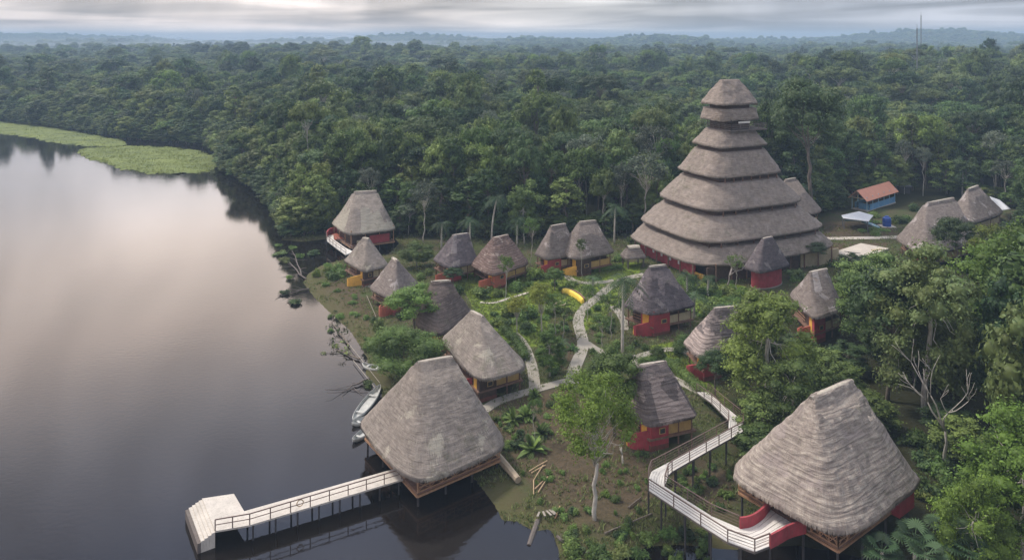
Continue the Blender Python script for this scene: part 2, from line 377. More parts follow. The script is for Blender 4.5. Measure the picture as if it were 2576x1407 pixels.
def build_terrain():
    ys = np.concatenate([np.arange(30, 175, .8), np.geomspace(175, 9000, 230)])
    us = np.linspace(-1.05, 1.05, 420)
    Yg, Ug = np.meshgrid(ys, us, indexing='ij'); Xg = Ug * (Yg * .9 + 25)
    P = np.stack([Xg.ravel(), Yg.ravel()], 1); Z = gz(P)
    lawn = np.zeros(len(P)); dirt = np.zeros(len(P))
    near = P[:, 1] < 190
    for q in LAWN: s = sdist(P[near], q); lawn[near] = np.maximum(lawn[near], sstep(-s, -1.2, .8))
    for q in DIRT: s = sdist(P[near], q); dirt[near] = np.maximum(dirt[near], sstep(-s, -1.5, 1.0))
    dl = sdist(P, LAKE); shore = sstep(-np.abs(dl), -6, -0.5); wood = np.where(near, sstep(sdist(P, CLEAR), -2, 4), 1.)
    nx = len(us); I = np.arange(len(P)).reshape(len(ys), nx)
    F = np.stack([I[:-1, :-1], I[:-1, 1:], I[1:, 1:], I[1:, :-1]], -1).reshape(-1, 4)
    m, nt, b = new_mat('ground_soil_and_grass'); q = NT(nt); tc = q.N('ShaderNodeTexCoord').outputs['Object']
    a = lambda k: q.N('ShaderNodeAttribute', attribute_name=k).outputs['Fac']
    n1 = q.noise(tc, .35, 6, .65); n2 = q.noise(tc, 2.2, 6, .7); n3 = q.noise(tc, .9, 4, .6)
    base = q.mix(q.rng(n1, .38, .62, 0, 1), (.085, .070, .045), (.060, .088, .028))
    base = q.mix(q.rng(n2, .45, .7, 0, .7), base, (.10, .082, .05))
    lw = q.mix(q.rng(n2, .35, .65, 0, 1), (.12, .185, .03), (.19, .245, .04))
    c = q.mix(q.rng(q.M('ADD', a('lawn'), q.M('MULTIPLY', q.M('SUBTRACT', n3, .5), .8)), .3, .6, 0, 1), base, lw)
    dc = q.mix(q.rng(n2, .35, .65, 0, 1), (.125, .092, .06), (.068, .054, .036))
    c = q.mix(q.rng(q.M('ADD', a('dirt'), q.M('MULTIPLY', q.M('SUBTRACT', n3, .5), .9)), .35, .65, 0, .9), c, dc)
    c = q.mix(q.M('MULTIPLY', a('shore'), .8), c, (.10, .095, .045))
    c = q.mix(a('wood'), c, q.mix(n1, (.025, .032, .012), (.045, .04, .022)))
    q.put(b.inputs['Base Color'], c); b.inputs['Roughness'].default_value = .95; b.inputs['Specular IOR Level'].default_value = .1
    q.put(b.inputs['Normal'], q.bump(q.M('ADD', n2, q.M('MULTIPLY', q.noise(tc, 7, 4), .5)), .8, .25))
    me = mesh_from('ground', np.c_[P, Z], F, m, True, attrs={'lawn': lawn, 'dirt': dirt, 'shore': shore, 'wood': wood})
    tag(link('ground', me), kind='structure')
build_terrain()
def build_water():
    m, nt, b = new_mat('lake_water'); q = NT(nt); tc = q.N('ShaderNodeTexCoord').outputs['Object']
    b.inputs['Base Color'].default_value = (.010, .008, .007, 1); b.inputs['IOR'].default_value = 1.42
    r = q.noise(q.mapv(tc, (.02, .03, 1)), 1, 3)
    q.put(b.inputs['Roughness'], q.rng(r, .4, .6, .035, .075))
    h = q.M('ADD', q.noise(q.mapv(tc, (1.0, 1.5, 1)), 1.3, 3, .5), q.M('MULTIPLY', q.noise(tc, .12, 2), 1.2))
    q.put(b.inputs['Normal'], q.bump(h, .06, .12))
    s = 600
    me = mesh_from('water', np.array([(-620, 5, 0), (420, 5, 0), (420, 420, 0), (-620, 420, 0)]), [(0, 1, 2, 3)], m)
    tag(link('water', me), kind='structure')
build_water()

# ------------------------------------------------------------------ thatched roofs
def super_ring(n_pts, n=4.2):
    th = np.linspace(0, 2 * math.pi, 2001); c, s = np.cos(th), np.sin(th)
    P = np.stack([np.sign(c) * np.abs(c) ** (2 / n), np.sign(s) * np.abs(s) ** (2 / n)], 1)
    d = np.r_[0, np.cumsum(np.linalg.norm(np.diff(P, axis=0), axis=1))]
    t = np.linspace(0, d[-1], n_pts + 1)[:-1]
    return np.stack([np.interp(t, d, P[:, 0]), np.interp(t, d, P[:, 1])], 1)
def roof_shell(C, U, V, ze, top_fn, zt, thick, N, Mr, p=1.08, sag=.0, rough=.085, n=4.0, seed=0, patch=None, step=0., open_top=False):
    """C centre xy, U/V half vectors of the eave, top_fn(ring)->xy of the top ring; returns mesh arrays"""
    ring = super_ring(N, n); E = C + ring[:, :1] * U + ring[:, 1:] * V; T = top_fn(ring)
    per = np.r_[0, np.cumsum(np.linalg.norm(np.diff(E, axis=0), axis=1))]
    V3, UV, PA = [], [], []; rows = []
    slope = math.hypot(np.linalg.norm(E - T, axis=1).mean(), zt - ze)
    def row(xy, z, uvv, pa):
        i0 = len(V3)
        for k in range(N): V3.append((xy[k][0], xy[k][1], z[k])); UV.append((per[k], uvv)); PA.append(pa[k])
        rows.append(i0)
    zero = np.zeros(N)
    for i in range(Mr + 1):
        t = i / Mr; w = t ** p; xy = T + (E - T) * w
        corner = np.minimum(np.abs(ring[:, 0]), np.abs(ring[:, 1])) ** 3
        z = zt + (ze - zt) * t - sag * math.sin(math.pi * t) + np.zeros(N) - .25 * corner * t * t
        nr = np.array([mnoise.noise(Vector((xy[k][0] * .5 + seed, xy[k][1] * .5, z[k] * .5))) * 1.0 +
                       mnoise.noise(Vector((xy[k][0] * 1.9 + seed, xy[k][1] * 1.9, z[k] * 1.9))) * .5 for k in range(N)])
        out = (E - T); out = out / (np.linalg.norm(out, axis=1)[:, None] + 1e-9)
        st = 0.0
        if step: st = step * (((t * slope / .75) + .35 * nr) % 1.0)
        amp = rough * (1.6 if i == Mr else 1) * (0 if i == 0 else 1)
        xy = xy + out * (nr * amp + st)[:, None] if step else xy + out * (nr * amp)[:, None]
        z = z + nr * amp * .6
        pa = np.array([patch(ring[k, 0], ring[k, 1], t) if patch else 0. for k in range(N)])
        row(xy, z, t * slope, pa); last = (xy, z)
    xy, z = last; cc = C
    row(cc + (xy - cc) * (1 - .12 / max(np.linalg.norm(U), 1)), z - thick * (.9 + .12 * np.array([mnoise.noise(Vector((a[0] * 2.2, a[1] * 2.2, seed))) for a in xy])), slope + .3, zero)
    row(cc + (xy - cc) * .93, z - thick * .7, slope + .8, zero)
    row(T + (xy - T) * .12, np.full(N, zt - .35 - thick), slope * 1.9, zero)
    F = []
    for a, b in zip(rows[:-1], rows[1:]):
        for k in range(N): F.append((a + k, b + k, b + (k + 1) % N, a + (k + 1) % N))
    rg = random.Random(int(seed * 7) + N)
    for k in range(N):
        for _ in range(5 if N > 90 else 3):
            f = rg.random(); a0, a1 = last[0][k], last[0][(k + 1) % N]; z0 = last[1][k] * (1 - f) + last[1][(k + 1) % N] * f; q = a0 + (a1 - a0) * f; o = nrm(q - C); tg = np.array([-o[1], o[0]]); w = rg.uniform(.02, .06); Lh = rg.uniform(.06, .24); i0 = len(V3)
            for pt in ((*(q - tg * w + o * .02), z0 + .03), (*(q + tg * w + o * .02), z0 + .03), (*(q + o * (.05 + Lh * .3) + tg * rg.uniform(-.1, .1)), z0 - Lh - thick * .4)): V3.append(pt); UV.append((per[k], slope)); PA.append(0.)
            F.append((i0, i0 + 1, i0 + 2))
    if not open_top: F.append(tuple(rows[0] + k for k in range(N))[::1])
    F.append(tuple(rows[-1] + k for k in range(N))[::-1])
    return np.array(V3), F, UV, PA
def ridge_roof(root, C, U, V, ze, a, b, zr, mat, N=88, Mr=16, cap=True, capw=.33, name='roof', **kw):
    """hip roof: superellipse eave to a short ridge a-b at zr"""
    mid = (a + b) / 2; e = (b - a) / 2
    un, vn = nrm(U), nrm(V)
    if abs(nrm(e) @ un) >= abs(nrm(e) @ vn):
        if e @ un < 0: e = -e
        top = lambda r: mid + np.clip(r[:, :1] * 1.15, -1, 1) * e + r[:, 1:] * vn * .28
    else:
        if e @ vn < 0: e = -e
        top = lambda r: mid + np.clip(r[:, 1:] * 1.15, -1, 1) * e + r[:, :1] * un * .28
    V3, F, UV, PA = roof_shell(C, U, V, ze, top, zr, kw.pop('thick', .32), N, Mr, **kw)
    o = link(name, mesh_from(name, V3 - np.array(root.location), F, mat, True, uv=UV, attrs={'patch': PA}), root)
    if cap:
        # rounded ridge bundle laid over the crest
        m = MB(); d = nrm(e); ln = np.linalg.norm(e) + .25; s = np.array([-d[1], d[0]]); prof = []; ln -= .1
        for k in range(9):
            q = math.pi * k / 8; prof.append((math.cos(q) * capw, math.sin(q) * capw * .62 - .16 + zr))
        nn = 9; vs = []
        for j in range(nn):
            f = -1 + 2 * j / (nn - 1); c = mid + d * ln * f; g = (1 - .25 * abs(f) ** 4)
            wob = .05 * mnoise.noise(Vector((c[0] * 1.3, c[1] * 1.3, 5)))
            for (w, z) in prof: vs.append((c[0] + s[0] * w * g, c[1] + s[1] * w * g, z + wob - .05 * abs(f) ** 3))
        fs = [(j * 9 + k, j * 9 + k + 1, (j + 1) * 9 + k + 1, (j + 1) * 9 + k) for j in range(nn - 1) for k in range(8)]
        fs += [tuple(range(9)), tuple((nn - 1) * 9 + k for k in range(9))[::-1]]
        m.add(vs, fs); m.build('ridge_cap', M_['cap'], root, True)
    return o
PROTECT = []   # (x0,y0,x1,y1,Y)
HUTS = []
def plan(L, F, R, ra, rb, ze, grow=1.14):
    l, f, r = (W(*q, ze)[:2] for q in (L, F, R)); U = (r - f) / 2; V = (l - f) / 2; C = (l + r) / 2
    C = f + U + V
    rm = ((ra[0] + rb[0]) / 2, (ra[1] + rb[1]) / 2); zr = CAM_H - (rm[1] - YH) * C[1] / FPX
    a, b = W(*ra, zr)[:2], W(*rb, zr)[:2]
    return C, U * grow, V * grow, a, b, zr
def cabin(name, label, L, F, R, ra, rb, hz=3.9, mat='thatch_weathered', body='block', red='red', panel='cream', stair='red', N=88, Mr=16, cat='cabin',
          group='thatched cabins of the lodge', zabs=None, **kw):
    ze = zabs if zabs else 5.5
    if not zabs:
        for _ in range(6):
            C, U, V, a, b, zr = plan(L, F, R, ra, rb, ze); g = max(gz1(*C), .3); ze = g + hz
    C, U, V, a, b, zr = plan(L, F, R, ra, rb, ze); g = gz1(*C)
    root = empty(name, (C[0], C[1], max(g, 0)), label, cat, group)
    HUTS.append((C[0], C[1], max(np.linalg.norm(U), np.linalg.norm(V)) + 1.5))
    PROTECT.append((min(L[0], ra[0]), min(ra[1], rb[1]), max(R[0], rb[0]), max(F[1], L[1]) + 25, C[1]))
    ridge_roof(root, C, U, V, ze, a, b, zr, M_[mat], N=N, Mr=Mr, seed=C[0], **kw)
    if body is None: return root, (C, U, V, ze, zr, g)
    hu, hv = np.linalg.norm(U) * .74, np.linalg.norm(V) * .74; u, v = nrm(U), nrm(V); fz = g + min(1.25, ze - g - 1.75)
    gl = lambda p: gz1(p[0], p[1]) - .3
    P = lambda s, t: C + u * hu * s + v * hv * t
    if body == 'drum':
        m = MB(); n = 28; ring = [C + .98 * (np.linalg.norm(U) * .80 * math.cos(q) * u + np.linalg.norm(V) * .80 * math.sin(q) * v) for q in np.linspace(0, 2 * math.pi, n + 1)[:-1]]
        m.prism(ring, g - .5, ze + .5); m.build('wall', M_[red], root)
        m = MB(); ring2 = [C + (q - C) * 1.03 for q in ring]; m.prism(ring2, g - .5, g + .25); m.build('plinth', M_['concrete'], root)
        return root, (C, U, V, ze, zr, g)
    # floor slab
    MB().box(C, u, v, hu + .35, hv + .35, fz - .22, fz).build('floor', M_['timber'], root)
    # inner room
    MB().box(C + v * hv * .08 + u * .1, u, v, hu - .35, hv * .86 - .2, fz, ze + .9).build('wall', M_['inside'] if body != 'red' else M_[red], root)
    # panel band along the right-hand front (between posts), and along the far side
    m = MB(); m.box(P(.22, -1) , u, v, hu * .76, .05, fz + .02, fz + 1.15); m.build('wall_panel', M_[panel], root)
    m = MB(); m.box(P(1, 0), u, v, .05, hv * .92, fz + .02, fz + 1.15); m.build('wall_panel', M_[panel], root)
    # lintel above the open band
    m = MB(); m.box(P(.22, -1), u, v, hu * .8, .06, ze - .05, ze + .25); m.build('beam', M_['timber'], root)
    for s, t in ((-1, 1), (-.95, 0), (.35, -1.02), (1.0, -1.02), (1.03, 0), (1, 1)):
        q = P(s, t); MB().tube([(q[0], q[1], gl(q)), (q[0], q[1], ze + .3)], .10, 6).build('post', M_['timber'], root)
    # bathroom block at the front corner, down to the ground
    bw = min(1.5, hu * .42)
    c0 = P(-1, -1) + u * bw * .9 + v * bw * .55
    wb = MB().box(c0, u, v, bw, bw * .8, gl(c0), ze + .08).build('wall_block', M_[red], root)
    wn = MB().box(c0 - v * (bw * .8 + .03) + u * bw * .25, u, v, bw * .34, .03, fz + .35, fz + 1.0).build('window', M_['gold'], wb)
    MB().box(c0 - v * (bw * .8 + .065) + u * bw * .25, u, v, bw * .26, .03, fz + .43, fz + .92).build('pane', M_['stilt'], wn)
    MB().box(c0 - u * (bw + .03) + v * bw * .2, u, v, .03, bw * .38, fz, ze - .05).build('door', M_['yellow'], wb)
    m = MB(); m.box(c0, u, v, bw + .012, bw * .8 + .012, gl(c0), max(g + .35, gl(c0) + .4)); m.build('plinth', M_['mudred'], wb)
    # curved stair with parapet on the left-hand side
    sc = P(-1, -.35) ; R0 = min(2.1, hv * .75); ang = [math.pi * (.5 + .52 * k / 9) for k in range(10)]
    arc = []
    for k, q in enumerate(ang):
        d = -u * math.sin(q) * R0 * 1.25 - v * math.cos(q + math.pi / 2) * 0
        p = sc + (-u) * (math.sin(math.pi * k / 9) * R0 * .95 + .1) + v * (R0 * (k / 9 * 2 - 1) * .8)
        arc.append(p)
    m = MB(); zt = [fz + .75 - (fz - g + .15) * (k / 9) for k in range(10)]
    for k in range(9):
        a0, a1 = arc[k], arc[k + 1]; nrm2 = nrm(np.array([-(a1 - a0)[1], (a1 - a0)[0]])) * .09
        m.prism([a0 - nrm2, a1 - nrm2, a1 + nrm2, a0 + nrm2], [gl(a0), gl(a1), gl(a1), gl(a0)], [zt[k], zt[k + 1], zt[k + 1], zt[k]])
    sw = m.build('stair_wall', M_[stair], root)
    m = MB()
    for k in range(8):
        a0 = arc[k] * .5 + sc * .5 + v * .1; m.box(a0, u, v, .85, .22, gl(a0), fz - .12 * k)
    m.build('stair', M_['yellow' if stair != 'yellow' else 'gold'], root)
    # veranda rail
    m = MB()
    for z in (.5, .95): m.bar((*P(-1, 1), fz + z), (*P(-1, -.2), fz + z), .06); m.bar((*P(-1, 1), fz + z), (*P(1, 1), fz + z), .06)
    m.build('railing', M_['timber_light'], root)
    return root, (C, U, V, ze, zr, g)

# ---- cabins
GC = 'thatched cabins of the lodge'
cabin('thatched_cabin', 'grey thatched cabin with pale strip down its roof, right behind the overwater pavilion', (1108, 848), (1204, 952), (1324, 918), (1186, 780), (1212, 793), 3.3, 'thatch_grey', panel='gold', red='inside', N=120, Mr=30,  # corner block painted dark brown to stand for the shade of the veranda
      patch=lambda s, t, k: 1. if (s > .55 and t > -.2 and k < .55) else 0)
cabin('thatched_cabin', 'plum brown thatched cabin half hidden by a round garden tree near the shore', (1040, 806), (1106, 842), (1190, 786), (1086, 706), (1131, 703), 3.0, 'thatch_plum', stair='brick', step=.02)
cabin('thatched_cabin', 'cone roofed grey cabin with red stair wall, nearest the grassy shore', (929, 720), (990, 752), (1054, 712), (988, 646), (1000, 654), 2.8, 'thatch_weathered', stair='brick', panel='cream',
      patch=lambda s, t, k: 0.)
cabin('thatched_cabin', 'small cone roofed grey cabin with yellow curved stair beside the white walkway', (864, 652), (914, 680), (980, 666), (914, 596), (926, 598), 3.1, 'thatch_grey', red='inside', stair='yellow', panel='cream')
cabin('thatched_cabin', 'dark thatched cabin with a pale peeling streak below its ridge', (1088, 648), (1131, 672), (1204, 656), (1139, 590), (1177, 585), 3.0, 'thatch_dark', stair='brick', red='red',
      patch=lambda s, t, k: 1. if (abs(s + .72) < .20 and t < .5 and k < .62) else 0)
cabin('thatched_cabin', 'reddish brown ragged thatch cabin with low brick red stair wall', (1182, 658), (1240, 690), (1332, 658), (1240, 597), (1276, 589), 3.0, 'thatch_brown', red='brick', stair='brick', panel='gold', step=.05, rough=.11)
cabin('thatched_cabin', 'grey thatched cabin tucked behind its larger neighbour at forest edge', (1343, 634), (1378, 650), (1458, 636), (1386, 567), (1420, 561), 3.2, 'thatch_weathered')
cabin('thatched_cabin', 'tall grey thatched cabin with bright yellow stair leading to a path', (1400, 625), (1450, 650), (1545, 631), (1458, 556), (1497, 553), 3.7, 'thatch_weathered', stair='yellow', red='inside', panel='gold')
cabin('thatched_cabin', 'dark grey steep thatch cabin with crimson wall and curved stair, centre of the garden', (1566, 762), (1638, 787), (1750, 764), (1634, 668), (1672, 664), 3.5, 'thatch_dark', red='red', stair='red', panel='cream', N=110, Mr=26, p=1.12)
cabin('round_hut', 'small dark thatched hut with round crimson wall in front of the tower', (1868, 668), (1912, 683), (1987, 664), (1920, 598), (1940, 594), 3.6, 'thatch_dark', body='drum', cat='hut', group=None, p=1.0)
cabin('thatched_cabin', 'patchy pinkish thatch cabin mostly hidden behind a bright green tree', (1720, 850), (1762, 896), (1900, 868), (1797, 773), (1850, 768), 3.2, 'thatch_patched', stair='red', panel='gold', step=.02, rough=.1,
      patch=lambda s, t, k: 1. if (k > .62 and s < -.3) else 0)
cabin('thatched_cabin', 'grey thatched cabin with dark crimson wall in the trees of the slope', (1984, 736), (2046, 798), (2124, 772), (2036, 683), (2077, 674), 4.0, 'thatch_weathered', stair='brick', panel='cream',
      patch=lambda s, t, k: 1. if (abs(s + .4) < .3 and k < .5) else 0)
cabin('thatched_cabin', 'ragged mauve grey thatch cabin with crimson block beside the zigzag boardwalk', (1556, 1016), (1632, 1066), (1754, 1040), (1603, 917), (1672, 906), 2.9, 'thatch_patched', stair='red', panel='gold', N=120, Mr=30, step=.025, rough=.11, p=1.04,
      patch=lambda s, t, k: .9 if (t < 0 and k > .5 + .2 * math.sin(s * 5) and -.55 < s < .75) else .5 if (t < 0 and k < .3) else 0)
cabin('thatched_house', 'large thatched house peeking out right behind the tall tower', (1930, 520), (1960, 548), (2066, 530), (1974, 451), (1999, 446), 3.9, 'thatch_tower', cat='house', group=None)
cabin('thatched_house', 'wide brown thatched house with long pale ridges, nearest the blue pavilion', (2252, 592), (2330, 640), (2470, 600), (2331, 509), (2396, 496), 3.6, 'thatch_weathered', cat='house', group=None, red='inside', panel='gold')
cabin('thatched_house', 'brown grey thatched house with rounded top beside a white tarp', (2388, 528), (2438, 560), (2524, 532), (2434, 474), (2458, 465), 3.6, 'thatch_weathered', cat='house', group=None, red='inside')

# ---- the two big pavilions on stilts and the far one over the water
def lattice(root, a, b, z, h=1.0, n=5, mat='timber_light'):
    r = MB(); a = np.asarray(a); b = np.asarray(b)
    for q in (0.05, .45, 1.0): r.bar((*a, z + h * q), (*b, z + h * q), .09)
    for i in range(n):
        p, q = a + (b - a) * i / n, a + (b - a) * (i + 1) / n; r.bar((*p, z + .05), (*q, z + h * .95), .05); r.bar((*p, z + h * .95), (*q, z + .05), .05)
    r = r.build('railing', M_[mat], root)
    for i in range(n + 1):
        p = a + (b - a) * i / n; m = MB(); m.bar((*p, z), (*p, z + h + .05), .09); m.build('rail_post', M_[mat], r)
def pavilion(name, label, L, F, R, ra, rb, ze, deck_z, mat, inset=.9, walls=None, stilt_mat='stilt', lat=True, **kw):
    root, (C, U, V, ze, zr, g) = cabin(name, label, L, F, R, ra, rb, zabs=ze, mat=mat, body=None, cat='pavilion', group=None, **kw)
    u, v = nrm(U), nrm(V); hu, hv = np.linalg.norm(U) * inset, np.linalg.norm(V) * inset
    P = lambda s, t: C + u * hu * s + v * hv * t
    MB().box(C, u, v, hu, hv, deck_z - .2, deck_z).build('deck', M_['timber'], root)
    m = MB()
    for t in (-1, 1): m.bar((*P(-1, t), deck_z - .36), (*P(1, t), deck_z - .36), .2)
    for s in (-1, 1): m.bar((*P(s, -1), deck_z - .36), (*P(s, 1), deck_z - .36), .2)
    m.build('floor_beam', M_['timber_light'], root)
    for i in range(4):
        for j in range(4):
            q = P(-.96 + .64 * i, -.96 + .64 * j); zb = min(gz1(*q), 0.5) - .6
            MB().tube([(q[0], q[1], zb), (q[0], q[1], deck_z - .2)], .11, 7).build('stilt', M_[stilt_mat], root)
            if i in (0, 3) or j in (0, 3):
                MB().tube([(q[0], q[1], deck_z), (q[0], q[1], ze + .55)], .10, 6).build('post', M_['timber_light'], root)
    m = MB(); m.box(C + v * .15 + u * .15, u, v, hu * .88, hv * .88, deck_z, ze + .5); m.build('wall', M_['inside'], root)  # dark backdrop box behind the lattice, interior shade put into its colour
    return root, (C, u, v, hu, hv, P)
pa, A_ = pavilion('lakeside_pavilion', 'big grey thatched pavilion on stilts at the shore end of the pier', (903, 1053), (1046, 1206), (1274, 1110), (1054, 908), (1134, 894), 3.25, 1.5, 'thatch_grey', inset=.80,
               N=200, Mr=60, step=.03, rough=.06, thick=.42, p=1.0)
for e in (((-1, 1), (-1, -.55)), ((-1, -1), (1, -1))): lattice(pa, A_[5](*e[0]), A_[5](*e[1]), 1.5, 1.05, 7)
pb, B_ = pavilion('forest_pavilion', 'large pale ribbed thatch pavilion on stilts at the end of the white boardwalk', (1834, 1180), (2112, 1338), (2314, 1192), (2042, 996), (2140, 953), 5.3, 3.5, 'thatch_pale', inset=.79,
               N=240, Mr=90, step=.0, rough=.15, thick=.5, p=1.02)
lattice(pb, B_[5](-1, 1), B_[5](-1, .45), 3.5, 1.05, 4); lattice(pb, B_[5](-1, -.5), B_[5](-1, -1), 3.5, 1.05, 3); lattice(pb, B_[5](-1, -1), B_[5](-.1, -1), 3.5, 1.05, 4)
m = MB(); q = B_[5](.62, -.98); m.box(q - B_[2] * .1, B_[1], B_[2], 1.35, .8, 3.0, 5.0); m.build('bay_wall', M_['red'], pb)
pg, G_ = pavilion('overwater_pavilion', 'smooth grey thatch pavilion with tan patches standing over the dark inlet', (834, 556), (880, 588), (996, 573), (892, 481), (945, 478), 4.6, 1.9, 'thatch_grey', inset=.84, N=120, Mr=30,
               patch=lambda s, t, k: 1. if ((t < 0 and abs(s) < .5 and k > .35) or (s < -.5 and abs(t) < .55 and k > .4) or (t < 0 and k > .8 and s > -.5)) else 0)
MB().box(G_[5](.3, -1.0), G_[1], G_[2], 2.2, .12, 1.9, 3.6).build('wall_panel', M_['red'], pg)
MB().box(G_[5](-.35, -1.0), G_[1], G_[2], 1.8, .1, 1.9, 2.9).build('wall_panel', M_['cream'], pg)

# ---- the tall tiered tower
def tower():
    C = np.array([44.6, 150.0]); th = math.radians(24); u = np.array([math.cos(th), math.sin(th)]); v = np.array([-u[1], u[0]])
    g = gz1(*C)
    root = empty('thatched_tower', (C[0], C[1], g), 'tall tower of stacked grey thatch tiers standing above the whole village', 'tower')
    HUTS.append((C[0], C[1], 21)); PROTECT.append((1607, 203, 2090, 700, 150))
    S = 1 / (((.914) ** (4/3) + (.407 * .757) ** (4/3)) ** .75)
    tiers = [(5.74, 33.0, 37.6, .6, .92), (5.84, 29.9, 31.9, 5.3, 1.0), (7.4, 24.8, 27.6, 4.8, 1.0), (10.2, 19.4, 23.6, 7.0, .99),
             (14.0, 13.8, 18.05, 9.7, .99), (17.9, 8.8, 12.4, 13.4, 1.0), (19.9, 5.1, 7.5, 17.2, 1.0)]
    for i, (hw, ze, zt, tw, p) in enumerate(tiers):
        hu = hw * S; U, V = u * hu, v * hu * .757; tu = tw * S
        if i == 0: top = lambda r: C + np.clip(r[:, :1] * 1.2, -1, 1) * u * 2.2 + r[:, 1:] * v * .4
        else: top = lambda r, tu=tu: C + r[:, :1] * u * tu + r[:, 1:] * v * tu * .757
        V3, F, UV, PA = roof_shell(C, U, V, ze, top, zt, .34, 190, 18, p=p, rough=.19, n=4.0, seed=i * 11)
        link('roof_tier', mesh_from('roof_tier', V3 - np.array(root.location), F, M_['thatch_tower'], True, uv=UV, attrs={'patch': PA}), root)
    m = MB(); ds = u
    # dark core seen in the gaps
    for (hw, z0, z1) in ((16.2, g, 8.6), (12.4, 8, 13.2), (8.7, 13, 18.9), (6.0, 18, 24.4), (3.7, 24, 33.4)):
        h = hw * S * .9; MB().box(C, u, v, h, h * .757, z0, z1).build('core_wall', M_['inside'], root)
    # viewing gallery
    MB().box(C - v * .9 + u * 1.2, u, v, 4.6, 3.6, 27.55, 27.8).build('gallery_floor', M_['timber_grey'], root)
    r = MB(); c0 = C - v * .9 + u * 1.2
    cs = [c0 + u * a * 4.6 + v * b * 3.6 for a, b in ((-1, 1), (-1, -1), (1, -1), (1, 1))]
    for a, b in zip(cs[:-1], cs[1:]):
        for z in (28.2, 28.55, 28.85): r.bar((*a, z), (*b, z), .09)
    rl = r.build('railing', M_['timber_grey'], root)
    for a, b in zip(cs[:-1], cs[1:]):
        for k in range(5):
            q = a + (b - a) * k / 4; m = MB(); m.bar((*q, 27.8), (*q, 29.9 if k in (0, 4) else 28.9), .12); m.build('post', M_['timber_grey'], rl)
    MB().box(C - v * 4.35, u, v, 1.4, .12, 29.1, 29.45).build('beam', M_['white'], root)
    # posts carrying each tier, visible in the dark slots
    for hw, z0, z1 in ((13.4, 12.2, 13.8), (9.7, 17.8, 19.6), (17.3, 7.4, 9.0)):
        for s in np.linspace(-.8, .8, 7):
            q = C - v * hw * S * .757 * .93 + u * s * hw * S * .9; MB().tube([(*q, z0), (*q, z1)], .12, 6).build('post', M_['timber'], root)
    # ground floor: crimson wall with slot windows, posts
    hu, hv = 19.9 * S * .89, 19.9 * S * .757 * .89
    P = lambda s, t: C + u * hu * s + v * hv * t
    w = MB().box(P(-.97, -.05), u, v, .15, hv * .70, g - .5, 4.6).build('wall', M_['red'], root)
    for k in range(5):
        q = P(-.97, .5 - .22 * k) - u * .17; MB().box(q, u, v, .05, .28, 2.95 + .2, 4.1).build('window', M_['tarp'], w)
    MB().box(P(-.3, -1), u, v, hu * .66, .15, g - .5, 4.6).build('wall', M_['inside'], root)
    MB().box(P(.7, -1), u, v, hu * .3, .15, g - .5, 4.4).build('wall', M_['cream'], root)
    for s in np.linspace(-1, 1, 9):
        q = P(s * .86, -1.04); MB().tube([(*q, g - .5), (*q, 5.2)], .15, 6).build('post', M_['timber'], root)
    for t in np.linspace(-.8, .7, 6):
        q = P(-1.03, t); MB().tube([(*q, g - .5), (*q, 5.2)], .15, 6).build('post', M_['timber'], root)
    # entrance parapets in ochre and a pale landing
    for pts, mt, zz in (([(1703, 668), (1722, 682), (1740, 694), (1770, 706)], 'yellow', 1.0), ([(1745, 672), (1775, 692), (1800, 700), (1842, 700)], 'gold', 1.1), ([(1690, 662), (1705, 668)], 'white', 1.3)):
        m = MB(); Q = smooth_line([G(*p) for p in pts], 2)
        for a, b in zip(Q[:-1], Q[1:]):
            nn = nrm([-(b - a)[1], (b - a)[0]]) * .15; a2, b2 = a[:2], b[:2]
            m.prism([a2 - nn, b2 - nn, b2 + nn, a2 + nn], g - .6, g + zz)
        m.build('parapet', M_[mt], root)
    q = G(1715, 664); m = MB(); m.box(q[:2], u, v, 2.6, 1.0, g - .3, g + 1.15); m.build('landing', M_['slab'], root)
tower()

